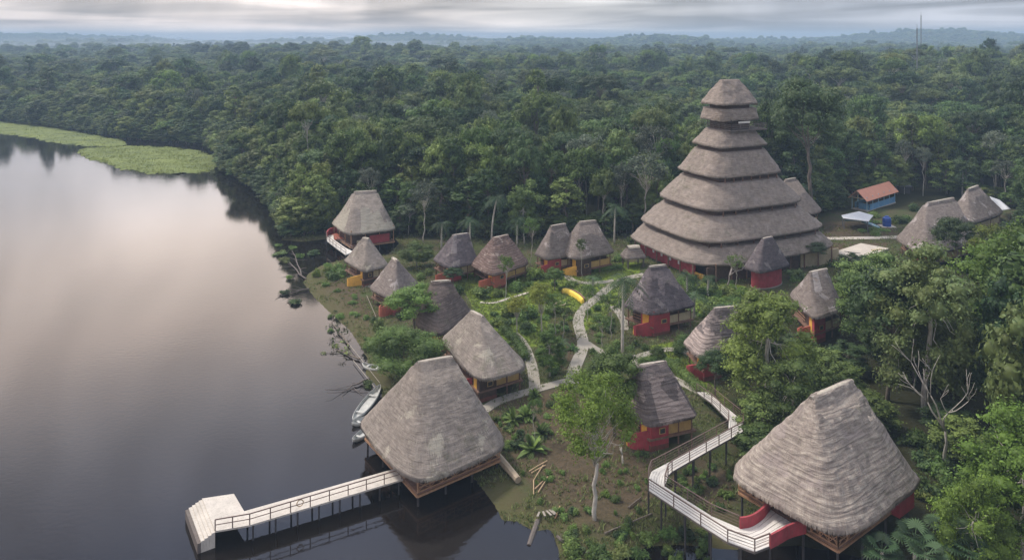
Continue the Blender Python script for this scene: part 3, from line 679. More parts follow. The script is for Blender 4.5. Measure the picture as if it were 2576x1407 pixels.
# ------------------------------------------------------------------ pier
def rail(root, pts, z, h=1.0, mids=(.5,), step=3.6, mat='rail', w=.08, name='railing'):
    pts = [np.asarray(p, float) for p in pts]; z = [z] * len(pts) if np.isscalar(z) else z
    m = MB(); posts = []
    for i in range(len(pts) - 1):
        a, b = pts[i], pts[i + 1]
        for q in (*mids, 1.0): m.bar((*a, z[i] + h * q), (*b, z[i + 1] + h * q), w if q == 1.0 else w * (.7 if len(mids) < 2 else .35))
        L = np.linalg.norm(b - a); n = max(1, round(L / step))
        for k in range(n + (i == len(pts) - 2)): posts.append((*(a + (b - a) * k / n), z[i] + (z[i + 1] - z[i]) * k / n))
    r = m.build(name, M_[mat], root)
    for p in posts: q = MB(); q.bar(p, (p[0], p[1], p[2] + h), w); q.build('rail_post', M_[mat], r)
    return r
def pier():
    dz = 1.5; D = lambda x, y: W(x, y, dz)[:2]
    ring = [D(990, 1178), D(614, 1284), D(588, 1240), D(508, 1252), D(541, 1334), D(628, 1319), D(1014, 1204)]
    root = empty('pier', (*D(700, 1285), 0), 'long white pier with brown railing and stepped platform reaching out over the lake', 'pier')
    m = MB(); m.prism(ring[::-1], dz - .16, dz); m.build('deck', M_['pier_deck'], root)
    a, b = D(508, 1252), D(541, 1334); out = nrm(np.array([-(b - a)[1], (b - a)[0]])); out = out if out[0] < 0 else -out
    for k in range(1, 6):
        m = MB(); o0, o1 = (k - 1) * .3, k * .3; q = nrm(b - a)
        m.prism([a + out * o0, a + out * o1 , b + out * o1 , b + out * o0], -.3, dz - .12 * k); m.build('step', M_['pier_deck' if k < 5 else 'timber_grey'], root)
    rl = rail(root, [D(541, 1333), D(628, 1318), D(1010, 1203)], dz, 1.0, (.52,), 1.75)
    for t in np.linspace(.02, .98, 8):
        for e0, e1 in ((D(990, 1178), D(614, 1284)), (D(1010, 1203), D(628, 1318))):
            q = e0 + (e1 - e0) * t; MB().tube([(*q, -1.6), (*q, dz - .1)], .09, 6).build('stilt', M_['stilt'], root)
    # life ring on the railing
    c = D(628, 1318) + (D(1010, 1203) - D(628, 1318)) * .31; dd = nrm(D(1010, 1203) - D(628, 1318)); m = MB()
    pts = [(*(c + dd * .3 * math.cos(q)), dz + .62 + .3 * math.sin(q)) for q in np.linspace(0, 2 * math.pi, 17)]
    m.tube(pts, .045, 6); tag(m.build('life_ring', M_['pole'], origin=(c[0], c[1], dz + .62)), 'faded life ring hanging on the pier railing', 'life ring')
pier()
# ------------------------------------------------------------------ boardwalk to the forest pavilion
def boardwalk():
    far = [(1752, 985, 2.4), (1790, 1012, 2.8), (1833, 1056, 3.3), (1831, 1080, 3.5), (1740, 1130, 3.5), (1638, 1184, 3.5), (1631, 1202, 3.5), (1631, 1231, 3.5), (1762, 1318, 3.5), (1830, 1361, 3.5), (1898, 1386, 3.5), (1936, 1371, 3.5), (1979, 1348, 3.5), (2022, 1333, 3.5)]
    near = [(1780, 985, 2.4), (1822, 1020, 2.8), (1870, 1059, 3.3), (1869, 1083, 3.5), (1776, 1135, 3.5), (1690, 1184, 3.5), (1680, 1194, 3.5), (1672, 1222, 3.5), (1789, 1296, 3.5), (1859, 1326, 3.5), (1880, 1325, 3.5), (1905, 1314, 3.5), (1925, 1296, 3.5), (1938, 1280, 3.5)]
    f = [W(*p) for p in far]; n = [W(*p) for p in near]
    root = empty('boardwalk', (f[6][0], f[6][1], .4), 'zigzag white boardwalk on dark stilts with brown handrails', 'boardwalk')
    m = MB()
    for i in range(len(f) - 1):
        q = [f[i], f[i + 1], n[i + 1], n[i]]
        m.prism([p[:2] for p in q][::-1], [p[2] - .22 for p in q][::-1], [p[2] - .06 for p in q][::-1])
    m.build('deck_frame', M_['timber_grey'], root); m = MB(); NB = 7
    for k in range(NB):
        for i in range(len(f) - 1):
            t0, t1 = k / NB + .008, (k + 1) / NB - .008; mx = lambda a, b, t: a + (b - a) * t; dz = .012 * math.sin(k * 2.3 + i)
            q = [mx(f[i], n[i], t0), mx(f[i + 1], n[i + 1], t0), mx(f[i + 1], n[i + 1], t1), mx(f[i], n[i], t1)]; m.prism([p[:2] for p in q][::-1], [p[2] - .055 for p in q][::-1], [p[2] + dz for p in q][::-1])
    m.build('deck', M_['white'], root)
    rail(root, [p[:2] for p in f[:4]], [p[2] for p in f[:4]], 1.05, (.25, .5, .75), 2.2, w=.075)
    rail(root, [f[3][:2], f[4][:2], f[5][:2], f[6][:2], f[7][:2]], 3.5, 1.05, (.25, .5, .75), 2.4, w=.075)
    rail(root, [p[:2] for p in f[7:12]], 3.5, 1.05, (.25, .5, .75), 2.6, w=.085)
    rail(root, [p[:2] for p in n[:4]], [p[2] for p in n[:4]], 1.05, (.25, .5, .75), 2.2, w=.075)
    rail(root, [p[:2] for p in n[3:8]], 3.5, 1.05, (.25, .5, .75), 2.4, w=.085)
    rail(root, [p[:2] for p in n[7:10]], 3.5, 1.05, (.25, .5, .75), 2.4, w=.075)
    for E in (f[2:12], n[2:10]):
        Q = polyline_resample(np.array(E), 2.7)
        for q in Q: MB().tube([(q[0], q[1], max(gz1(q[0], q[1]), -1.2) - .4), (q[0], q[1], q[2] - .15)], .085, 6).build('stilt', M_['stilt'], root)
    # curved crimson entrance parapets
    for pts in ([(1860, 1327), (1885, 1324), (1908, 1311), (1926, 1294), (1936, 1270)], [(1936, 1372), (1962, 1358), (1985, 1344), (2026, 1333)]):
        Q = smooth_line([W(x, y, 3.5) for x, y in pts], 2); m = MB()
        for a, b in zip(Q[:-1], Q[1:]):
            nn = nrm([-(b - a)[1], (b - a)[0]]) * .09; a, b = a[:2], b[:2]; m.prism([a - nn, b - nn, b + nn, a + nn], 3.3, 4.45)
        m.build('parapet', M_['red'], root)
boardwalk()
# walkway to the overwater pavilion
def inlet_walk():
    z = 2.0; e1 = [(820, 592), (822, 604), (845, 622), (870, 640)]; e2 = [(838, 590), (840, 602), (868, 622), (888, 632)]
    a = [W(x, y, z) for x, y in e1]; b = [W(x, y, z) for x, y in e2]
    root = empty('walkway', (a[1][0], a[1][1], 0), 'short white walkway bending from the shore to the overwater pavilion', 'walkway'); m = MB()
    for i in range(3):
        q = [a[i], a[i + 1], b[i + 1], b[i]]; m.prism([p[:2] for p in q][::-1], z - .2, z)
    m.build('deck', M_['white'], root); rail(root, [p[:2] for p in a], z, 1.0, (.5,), 2.5); rail(root, [p[:2] for p in b[1:]], z, 1.0, (.5,), 2.5)
    m = MB(); Q = smooth_line([W(x, y, z) for x, y in [(822, 596), (828, 586), (848, 583), (880, 583)]], 2)
    for p, q in zip(Q[:-1], Q[1:]):
        nn = nrm([-(q - p)[1], (q - p)[0]]) * .12; m.prism([p[:2] - nn, q[:2] - nn, q[:2] + nn, p[:2] + nn], z - .2, z + 1.15)
    m.build('parapet', M_['red'], root)
    m = MB(); q = [W(x, y, z) for x, y in [(822, 594), (838, 602), (885, 596), (880, 580), (850, 580)]]; m.prism([p[:2] for p in q], z - .22, z - .02); m.build('landing', M_['brick'], root)
    for p in a + b: MB().tube([(p[0], p[1], -1.5), (p[0], p[1], z - .1)], .1, 6).build('stilt', M_['stilt'], root)
inlet_walk()

# ------------------------------------------------------------------ paths (draped strips)
PATHS = []
def path_strip(name, pts, w, mat='concrete', dz=.06):
    Q = polyline_resample(smooth_line([G(*p)[:2] for p in pts], 2), .7); T = np.gradient(Q, axis=0); T /= np.linalg.norm(T, axis=1)[:, None] + 1e-9
    PATHS.append(Q); nn = np.stack([-T[:, 1], T[:, 0]], 1) * w / 2; A, B = Q - nn, Q + nn
    z = np.maximum.reduce([gz(A), gz(B), gz(Q)]) + dz
    n = len(Q); V = np.concatenate([np.c_[A, z], np.c_[B, z], np.c_[A, z - .35], np.c_[B, z - .35]])
    F = []
    for i in range(n - 1): F += [(i, i + 1, n + i + 1, n + i), (2 * n + i, 2 * n + i + 1, i + 1, i), (n + i, n + i + 1, 3 * n + i + 1, 3 * n + i)]
    tag(link(name, mesh_from(name, V, F, M_[mat], False)), kind='structure')
path_strip('path', [(1438, 965), (1442, 930), (1462, 888), (1468, 860), (1455, 822), (1453, 800), (1472, 770), (1505, 748), (1530, 722), (1570, 700), (1620, 690)], 1.7)
path_strip('path', [(1216, 1032), (1250, 1008), (1310, 990), (1345, 980), (1380, 970), (1440, 955)], 1.5, dz=.07)
path_strip('path', [(1345, 980), (1342, 940), (1332, 900), (1315, 862), (1290, 838)], 1.5, dz=.075)
path_strip('path', [(1474, 862), (1500, 880), (1560, 905), (1610, 896), (1660, 880), (1700, 878), (1740, 892)], 1.3, dz=.08)
path_strip('path', [(1590, 902), (1620, 925), (1690, 950), (1762, 988)], 1.4, dz=.085)
path_strip('path', [(1425, 692), (1438, 706), (1465, 712), (1500, 712), (1545, 706)], 1.4, dz=.065)
path_strip('path', [(900, 705), (912, 716), (935, 720), (960, 718)], 1.3, dz=.07)
path_strip('path', [(2080, 600), (2150, 598), (2250, 597), (2330, 594)], 2.0, 'slab', dz=.07)
path_strip('path', [(1208, 760), (1240, 764), (1280, 750), (1330, 735)], .6, 'slab', dz=.07)
path_strip('path', [(1540, 770), (1560, 790), (1572, 815), (1570, 830)], 1.2, dz=.07)

# ------------------------------------------------------------------ boats and things at the waterline
def canoe(px0, px1, width, label, z=.0, depth=.55, stern=False):
    a = W(*px0, .3)[:2]; b = W(*px1, .3)[:2]; L = np.linalg.norm(b - a); d = nrm(b - a); s = np.array([-d[1], d[0]]); c = (a + b) / 2
    root = empty('canoe', (c[0], c[1], z), label, 'canoe', 'canoes moored by the lakeside pavilion'); n = 26; hull = MB(); vs = []; prof = 9
    for i in range(n):
        t = -1 + 2 * i / (n - 1); w = width / 2 * (max(0, 1 - abs(t) ** 2.2)) ** .8 + .03
        if stern and t > 0: w = width / 2 * (1 - .25 * t)
        sheer = .32 + .22 * abs(t) ** 3
        for k in range(prof):
            q = math.pi * k / (prof - 1); ww = w * math.copysign(abs(math.cos(q)) ** .7, math.cos(q))
            vs.append((*(c + d * L / 2 * t + s * ww), z + sheer - depth * (math.sin(q) ** .8) * (1 - .55 * abs(t) ** 4)))
    fs = [(i * prof + k, i * prof + k + 1, (i + 1) * prof + k + 1, (i + 1) * prof + k) for i in range(n - 1) for k in range(prof - 1)]
    if stern: fs.append(tuple((n - 1) * prof + k for k in range(prof)))
    hull.add(vs, fs); h = hull.build('hull', M_['canoe'], root, True)
    md = h.modifiers.new('wall', 'SOLIDIFY'); md.thickness = .05
    for t in (-.5, .45):
        w = width / 2 * (1 - abs(t) ** 2.2) ** .8; p = c + d * L / 2 * t; m = MB(); m.bar((*(p - s * w * .96), z + .26), (*(p + s * w * .96), z + .26), .28, .05); m.build('seat', M_['canoe'], root)
    m = MB(); q = [c + d * L / 2 * t + s * sg * (width / 2 * (1 - abs(t) ** 2.2) ** .8 * .8) for sg, ts in ((-1, np.linspace(-.8, .8 if not stern else .6, 9)), (1, np.linspace(.8 if not stern else .6, -.8, 9))) for t in ts]; m.prism(q, z - .02, z + .03); m.build('floor', M_['canoe'], root)
    m = MB()
    for sg in (-1, 1):
        pts = [(*(c + d * L / 2 * t + s * sg * (width / 2 * (1 - abs(t) ** 2.2) ** .8 + .02)), z + .35 + .22 * abs(t) ** 3) for t in np.linspace(-.97, .97 if not stern else .2, 18)]
        m.tube(pts, .025, 5)
    m.build('gunwale', M_['canoe'], root)
canoe((888, 1057), (956, 970), 1.5, 'long slender grey canoe moored at an angle beside the lakeside pavilion')
canoe((886, 1066), (950, 1040), 1.1, 'narrow canoe lying against the long one, mostly under the pavilion roof')
canoe((887, 1108), (950, 1060), 1.2, 'short white canoe poking out from under the pavilion eave')
canoe((912, 917), (962, 928), 1.1, 'pale canoe half afloat behind the bush at the shore', .05)
canoe((955, 926), (998, 932), .9, 'small white canoe pulled up on the muddy bank', .35)

# blue pavilion, slide, tank, shed, slab, tarp, shelter
def blue_pavilion():
    z0 = 2.0
    bl, br, fr = W(2180, 531, z0)[:2], W(2250, 508, z0)[:2], None
    u = nrm(br - bl); v = np.array([-u[1], u[0]]); L = np.linalg.norm(br - bl) / 2; c = (bl + br) / 2 + v * 1.9; hv = 1.9
    root = empty('open_pavilion', (c[0], c[1], z0 - .5), 'open sided blue pavilion with orange gable roof at forest edge', 'pavilion'); HUTS.append((c[0], c[1], 9)); PROTECT.append((2130, 450, 2275, 575, c[1]))
    ez, rz = z0 + 3.5, z0 + 5.2; P = lambda s, t: c + u * L * s + v * hv * t
    MB().box(c, u, v, L + .2, hv + .2, z0 - .8, z0 + .02).build('floor', M_['slab'], root)
    for sg in (-1, 1):
        a, b = P(-1.18, sg * 1.35), P(1.12, sg * 1.35); r0, r1 = P(-1.18, 0), P(1.12, 0); m = MB()
        vs = [(*a, ez - .7), (*b, ez - .7), (*r1, rz), (*r0, rz)]; vs += [(x, y, q - .1) for x, y, q in vs]
        m.add(vs, [(0, 1, 2, 3) if sg < 0 else (3, 2, 1, 0), (4, 5, 6, 7), (0, 1, 5, 4), (1, 2, 6, 5), (2, 3, 7, 6), (3, 0, 4, 7)]); m.build('roof_slope', M_['orange'], root)
    for s in (-1.12, 1.06):
        m = MB()
        for sg in (-1, 1): m.bar((*P(s, sg * 1.3), ez - .75), (*P(s, 0), rz - .12), .14)
        m.bar((*P(s, -1.2), ez - .3), (*P(s, 1.2), ez - .3), .12); m.bar((*P(s, 0), ez - .3), (*P(s, 0), rz - .2), .12); m.build('truss', M_['cream'], root)
    for sg in (-1, 1):
        for s in np.linspace(-1, 1, 6):
            q = P(s, sg); m = MB(); m.bar((*q, z0), (*q, ez + .1), .16); m.build('post', M_['lightblue'], root)
        m = MB(); m.box(P(.1, sg), u, v, L * .9, .06, z0, z0 + 1.5); m.build('wall_panel', M_['blue'], root)
    m = MB(); m.box(P(-.8, -.2), u, v, .1, hv * .7, z0, z0 + 1.5); m.build('wall_panel', M_['blue'], root)
    m = MB(); m.box(P(0, .2), u, v, L * .7, hv * .4, z0, z0 + 1.0); m.build('counter', M_['timber_grey'], root)
blue_pavilion()
def table_roof(name, label, cat, pts, z, mat, posts, th=.12, zl=None):
    q = [W(x, y, z)[:2] for x, y in pts]; c = np.mean(q, 0); g = max(gz1(*c), 0); root = empty(name, (*c, g), label, cat); m = MB()
    m.prism(q[::-1], z - th, z); m.build('roof' if posts else 'slab', M_[mat], root)
    if posts:
        for p in q: p = c + (p - c) * .93; MB().bar((*p, g - .3), (*p, z - th), .14).build('post', M_[posts], root)
    return root
t = table_roof('canopy', 'low white canopy roof on a blue frame beside the blue pavilion', 'canopy', [(2116, 541), (2160, 531), (2196, 541), (2184, 556), (2120, 548)], 4.4, 'tarp', 'metal')
c = W(2155, 551, 3.3); MB().box(c[:2], (1, 0), (0, 1), 3.0, .1, 2.9, 4.1).build('wall_panel', M_['lightblue'], t)
def slide():
    a, b = G(2166, 556, 1.6), G(2212, 574, .3); d = nrm(b - a); s = nrm([-d[1], d[0], 0]); root = empty('boat_hull', (*b[:2], gz1(*b[:2])), 'pale blue hull lying on the slope between canopy and blue tank', 'boat'); m = MB(); n = 14; vs = []
    for i in range(n):
        t = i / (n - 1); c = a + (b - a) * t; w = .9 * (1 - abs(2 * t - 1) ** 4) + .1
        for k in range(7):
            q = math.pi * k / 6; vs.append(c + s * w * math.cos(q) - np.array([0, 0, .55 * math.sin(q) - .35]))
    m.add(vs, [(i * 7 + k, i * 7 + k + 1, (i + 1) * 7 + k + 1, (i + 1) * 7 + k) for i in range(n - 1) for k in range(6)])
    h = m.build('hull', M_['lightblue'], root, True); md = h.modifiers.new('wall', 'SOLIDIFY'); md.thickness = .06
    for t in (.3, .6): c = a + (b - a) * t; MB().bar(c - s * .8 + (0, 0, .3), c + s * .8 + (0, 0, .3), .2, .06).build('seat', M_['tarp'], root)
slide()
def tank():
    p = G(2230, 570); m = MB(); r = .95; root = empty('water_tank', p, 'bright blue plastic water tank on a small pale slab', 'tank')
    prof = [(0, r * .96), (.15, r), (.7, r), (.75, r * .94), (.8, r), (1.5, r), (1.55, r * .94), (1.6, r), (1.9, r * .95), (2.15, r * .55), (2.2, r * .5)]
    m.tube([(p[0], p[1], p[2] + .2 + h) for h, _ in prof], [q for _, q in prof], 20); m.build('tank_body', M_['tank'], root)
    MB().tube([(p[0], p[1], p[2] + 2.38), (p[0], p[1], p[2] + 2.55)], .45, 14).build('lid', M_['tank'], root)
    MB().box(p[:2], (1, 0), (0, 1), 1.6, 1.3, p[2] - .6, p[2] + .2).build('base', M_['slab'], root)
tank()
def shed():
    p = G(2268, 484); root = empty('shed', p, 'small dark green shed with grey sheet roof at forest edge', 'shed')
    MB().box(p[:2], (1, 0), (0, 1), 1.6, 1.4, p[2] - .3, p[2] + 2.0).build('wall', M_['stilt'], root)
    m = MB(); m.prism([p[:2] + (-2, -1.8), p[:2] + (2, -1.8), p[:2] + (2, 1.8), p[:2] + (-2, 1.8)], [p[2] + 2.0, p[2] + 2.0, p[2] + 2.7, p[2] + 2.7], [p[2] + 2.1, p[2] + 2.1, p[2] + 2.8, p[2] + 2.8]); m.build('roof', M_['metal'], root)
shed()
t = table_roof('concrete_slab', 'broad pale concrete slab with an open trench beside the tower', 'slab', [(2100, 632), (2165, 611), (2236, 624), (2190, 640), (2160, 655), (2125, 645)], 3.1, 'slab', None, .5)
MB().box(W(2143, 634, 3.12)[:2], nrm([1, -.5]), nrm([.5, 1]), 1.5, .25, 3.0, 3.108).build('trench', M_['stilt'], t)  # thin dark strip on the slab, its colour standing for the trench's shade
MB().box(W(2205, 628, 3.12)[:2], nrm([1, .3]), nrm([-.3, 1]), 1.2, .3, 3.0, 3.25).build('kerb', M_['cream'], t)
def tarp():
    z = 5.2; q = [(2488, 502), (2515, 503), (2542, 516), (2514, 530)]; P = [W(x, y, z) for x, y in q]; P[0][2] += .9; P[2][2] -= .9; n = 9; vs = []
    for i in range(n):
        for j in range(n):
            s, t = i / (n - 1), j / (n - 1); p = (P[0] * (1 - s) + P[1] * s) * (1 - t) + (P[3] * (1 - s) + P[2] * s) * t; vs.append(p - np.array([0, 0, .5 * math.sin(math.pi * s) * math.sin(math.pi * t)]))
    m = MB(); m.add(vs, [(i * n + j, i * n + j + 1, (i + 1) * n + j + 1, (i + 1) * n + j) for i in range(n - 1) for j in range(n - 1)]); c = np.mean(P, 0); g = gz1(c[0], c[1])
    root = empty('tarpaulin', (c[0], c[1], g), 'white tarpaulin stretched on poles beside a thatched house', 'tarpaulin'); o = m.build('sheet', M_['tarp'], root, True); o.modifiers.new('s', 'SOLIDIFY').thickness = .03
    for p in P: MB().tube([(p[0], p[1], g - .3), p], .06, 5).build('pole', M_['timber_grey'], root)
tarp()
def shelter():
    c = G(1592, 668); root = empty('garden_shelter', c, 'little rounded thatch shelter on posts by the tower wall', 'shelter'); HUTS.append((c[0], c[1], 3)); PROTECT.append((1565, 622, 1618, 665, c[1]))
    u, v = nrm([1, .25]), nrm([-.25, 1]); ze = c[2] + 2.0
    ridge_roof(root, c[:2], u * 2.3, v * 1.9, ze, c[:2] - u * 1.1, c[:2] + u * 1.1, ze + 1.7, M_['thatch_weathered'], N=48, Mr=8, p=.75, thick=.2, capw=.8)
    for s in (-1, 1):
        for t in (-1, 1): q = c[:2] + u * s * 1.6 + v * t * 1.3; MB().tube([(*q, c[2] - .2), (*q, ze + .2)], .16, 7).build('post', M_['timber_grey'], root)
shelter()
def yellow_seat():
    pts = [(1414, 737), (1424, 735), (1440, 742), (1456, 752), (1466, 763)]; Q = smooth_line([G(*p) for p in pts], 2); root = empty('curved_wall', Q[len(Q) // 2], 'bright yellow low curved wall edging the small lawn', 'wall'); m = MB(); n = len(Q)
    vs = []
    for i, p in enumerate(Q):
        d = nrm(Q[min(i + 1, n - 1)] - Q[max(i - 1, 0)]); s = np.array([-d[1], d[0], 0]); w = .26 + .16 * math.sin(math.pi * i / (n - 1))
        for k in range(7): q = math.pi * k / 6; vs.append(p + s * w * math.cos(q) + np.array([0, 0, .85 * math.sin(q) ** .6 - .05]))
    m.add(vs, [(i * 7 + k, i * 7 + k + 1, (i + 1) * 7 + k + 1, (i + 1) * 7 + k) for i in range(n - 1) for k in range(6)] + [tuple(range(7)), tuple((n - 1) * 7 + k for k in range(7))])
    m.build('wall_body', M_['ylw'], root, True)
    m = MB(); m2 = [(1419, 733), (1440, 737), (1458, 746), (1470, 760)]; Q2 = smooth_line([G(*p) for p in m2], 2)
    for a, b in zip(Q2[:-1], Q2[1:]): m.bar(a + (0, 0, .35), b + (0, 0, .35), .25, .7)
    m.build('backing', M_['timber'], root)
    p = G(1410, 766); m = MB(); m.tube([(p[0] + .8 * math.cos(q), p[1] + .8 * math.sin(q), p[2] + .25) for q in np.linspace(0, 2 * math.pi, 21)], .1, 5)
    tag(m.build('ring_kerb', M_['cream'], origin=p), 'small cream ring kerb on the lawn beside the yellow wall', 'kerb')
M_['ylw'] = paint('sunny_yellow_paint', (.78, .58, .08), .5, .08, 1, dirt_amt=.1)
yellow_seat()
def masts():
    for (px, yt, yb, Y, lab) in ((2306, 62, 140, 420, 'shorter slim lattice mast in front of the taller one above the forest'), (2316, 32, 150, 560, 'taller slender lattice radio mast rising above the far forest')):
        X = (px - CX) * Y / FPX; zt = CAM_H - (yt - YH) * Y / FPX; zb = gz1(X, Y); root = empty('radio_mast', (X, Y, zb), lab, 'mast'); r = .42
        cs = [(X + r * math.cos(q), Y + r * math.sin(q)) for q in (0, 2.1, 4.2)]; 
        for a in cs: MB().bar((*a, zb), (X + (a[0] - X) * .5, Y + (a[1] - Y) * .5, zt - 2), .14).build('leg', M_['metal'], root)
        m = MB(); k = 0; z = zb
        while z < zt - 4:
            a, b = cs[k % 3], cs[(k + 1) % 3]; m.bar((*a, z), (*b, z + 1.6), .07); z += 1.2; k += 1
        m.build('bracing', M_['metal'], root); MB().bar((X, Y, zt - 4), (X, Y, zt), .12).build('antenna', M_['metal'], root)
masts()
def sticks():
    def one(name, lab, cat, a, b, r, mat, grp=None, dz=.15, ha=0, hb=0):
        p, q = G(*a, dz), G(*b, dz); p[2] += ha; q[2] += hb; m = MB(); mid = (p + q) / 2 + np.array([0, 0, .03]); m.tube([p, mid, q], [r, r * .95, r * .85], 8)
        tag(m.build(name, M_[mat], origin=(p + q) / 2), lab, cat, grp)
    one('log', 'thick pale log leaning down the bank by the lakeside pavilion', 'log', (1252, 1147), (1303, 1206), .42, 'log', dz=.4)
    g = 'cut poles lying on the muddy bank'
    for a, b, lab in (((1330, 1184), (1376, 1157), 'pale cut pole on the bank beside the broad leafed plants'), ((1336, 1188), (1372, 1168), 'second cut pole lying close beside the first on the bank'), ((1341, 1208), (1366, 1168), 'thin pole slanting away from the pole pair'),
                      ((1342, 1206), (1342, 1242), 'straight bright pole pointing at the water'), ((1345, 1228), (1378, 1197), 'upper bright pole of the V on the bank'), ((1353, 1237), (1377, 1200), 'lower bright pole of the V on the bank')):
        one('cut_pole', lab, 'pole', a, b, .055, 'pole', g)
    g = 'long poles over the water'
    for a, b, lab in (((866, 850), (955, 962), 'long pale pole slanting over the water to the long canoe'), ((888, 905), (948, 980), 'shorter pale pole beside the long one near the canoe'), ((922, 742), (945, 795), 'leaning pale pole beside the shore cabin stair')):
        one('mooring_pole', lab, 'pole', a, b, .045, 'old_wood', g, .3)
    one('plank', 'reddish plank leaning towards the small pond', 'plank', (1408, 1272), (1396, 1302), .09, 'timber_light')
    for a, b, lab in (((1160, 1), (0, 0), ''),): pass
    one('driftwood', 'weathered grey driftwood beside the stump', 'driftwood', (1520, 1340), (1640, 1290), .08, 'bark')
    one('driftwood', 'short broken driftwood stick by the boardwalk stilts', 'driftwood', (1580, 1275), (1612, 1250), .08, 'bark')
    one('sunken_log', 'dark waterlogged trunk lying in the small pond', 'log', (1352, 1310), (1330, 1372), .28, 'timber_grey', dz=-.1)
    c = G(1375, 1285); root = empty('broken_boat', c, 'broken grey boards of an old boat on the bank', 'wreck')
    for k in range(6):
        a = -1.2 + .45 * k; p = c + np.array([math.cos(a) * .2 + k * .28 - .8, math.sin(a) * .3, .15]); MB().bar(p, p + np.array([.5 * math.cos(a * 1.7), -1.0, .2]), .2, .05).build('board', M_['old_wood'], root)
sticks()

# ------------------------------------------------------------------ vegetation library
def ico():
    import bmesh
    bm = bmesh.new(); bmesh.ops.create_icosphere(bm, subdivisions=2, radius=1); V = np.array([v.co[:] for v in bm.verts]); F = np.array([[v.index for v in f.verts] for f in bm.faces]); bm.free(); return V, F
ICO = ico()
def leaf_cloud(lobes, leaf, cover, rng, up=.45, jit=.6, shell=.13, core=.62, asp=.6, lower=-.6, holes=.35):
    """many small leaf faces spread through ragged lobes (cx,cy,cz,rx,ry,rz)"""
    VV, FF, TT = [], [], []; base = 0
    for (cx, cyy, cz, rx, ry, rz) in lobes:
        area = 4 * math.pi * ((rx * ry) ** 1.6 / 3 + (rx * rz) ** 1.6 / 3 + (ry * rz) ** 1.6 / 3) ** (1 / 1.6)
        n = max(14, int(cover * 1.35 * area / (leaf * leaf)))
        d = rng.normal(size=(n * 3, 3)); d /= np.linalg.norm(d, axis=1)[:, None]; d = d[d[:, 2] > lower][:n]
        ph = rng.uniform(0, 6.28, 9)
        nz = (np.sin(d[:, 0] * 4.3 + ph[0]) * np.sin(d[:, 1] * 4.1 + ph[1]) + np.sin(d[:, 1] * 7.7 + ph[2]) * np.sin(d[:, 2] * 7.1 + ph[3]) * .8 + np.sin(d[:, 0] * 13 + ph[4]) * np.sin(d[:, 2] * 12 + ph[5] + d[:, 1] * 6) * .6)
        ok = nz > -1.2 + holes; d, nz = d[ok], nz[ok]; n = len(d)
        if n < 3: continue
        r = np.array([rx, ry, rz]); dep = rng.uniform(0, 1, (n, 1)) ** 3
        p = np.array([cx, cyy, cz]) + d * r * (1 + .20 * nz[:, None] + rng.normal(0, shell, (n, 1)) - .45 * dep)
        nn = d / r; nn /= np.linalg.norm(nn, axis=1)[:, None]; nn = nn + rng.normal(0, jit, (n, 3)) + np.array([0, 0, up]); nn /= np.linalg.norm(nn, axis=1)[:, None]
        t = np.cross(nn, rng.normal(size=(n, 3))); t /= np.linalg.norm(t, axis=1)[:, None]; b = np.cross(nn, t)
        s = leaf * rng.uniform(.5, 1.45, (n, 1)); w = s * asp * rng.uniform(.7, 1.2, (n, 1))
        q = np.stack([p - t * s * .5, p + b * w * .5 - nn * s * .06, p + t * s * .5 - np.array([0, 0, 1]) * s * .15, p - b * w * .5 - nn * s * .06], 1)
        lt = rng.uniform(0, 1); VV.append(q.reshape(-1, 3)); FF.append(base + np.arange(n * 4).reshape(n, 4)); base += n * 4
        TT.append(np.repeat(np.clip(lt * .5 + rng.uniform(0, .5, n), 0, 1), 4))
        if core:
            v, f = ICO; nv = np.sin(v[:, 0] * 4.3 + ph[0]) * np.sin(v[:, 1] * 4.1 + ph[1]); VV.append(np.array([cx, cyy, cz]) + v * r * core * (1 + .2 * nv[:, None]))
            FF.append(base + np.c_[f, f[:, 2]][:, :4]); TT.append(np.full(len(v), lt * .5 + .1)); base += len(v)
    return np.concatenate(VV), FF, np.concatenate(TT)
def cloud_mesh(name, lobes, leaf, cover, rng, mat, **kw):
    V, FF, T = leaf_cloud(lobes, leaf, cover, rng, **kw); q = np.concatenate([f for f in FF])
    faces_q = q[q[:, 2] != q[:, 3]]; faces_t = q[q[:, 2] == q[:, 3]][:, :3]
    me = bpy.data.meshes.new(name); me.vertices.add(len(V)); me.vertices.foreach_set('co', V.astype(np.float32).ravel())
    nl = faces_q.size + faces_t.size; me.loops.add(nl); me.loops.foreach_set('vertex_index', np.concatenate([faces_q.ravel(), faces_t.ravel()]).astype(np.int32))
    ls = np.concatenate([np.arange(0, faces_q.size, 4), faces_q.size + np.arange(0, faces_t.size, 3)]).astype(np.int32)
    me.polygons.add(len(ls)); me.polygons.foreach_set('loop_start', ls); me.update(calc_edges=True)
    a = me.attributes.new('tint', 'FLOAT', 'POINT'); a.data.foreach_set('value', T.astype(np.float32)); me.materials.append(mat)
    return me
def limb(rng, a, b, r0, r1, wob=.12, n=5):
    a, b = np.asarray(a, float), np.asarray(b, float); L = np.linalg.norm(b - a); pts = [a + (b - a) * t + (rng.normal(0, wob * L * .35, 3) if 0 < t < 1 else 0) + np.array([0, 0, .10 * L * math.sin(math.pi * t)]) for t in np.linspace(0, 1, n)]
    return pts, list(np.linspace(r0, r1, n))
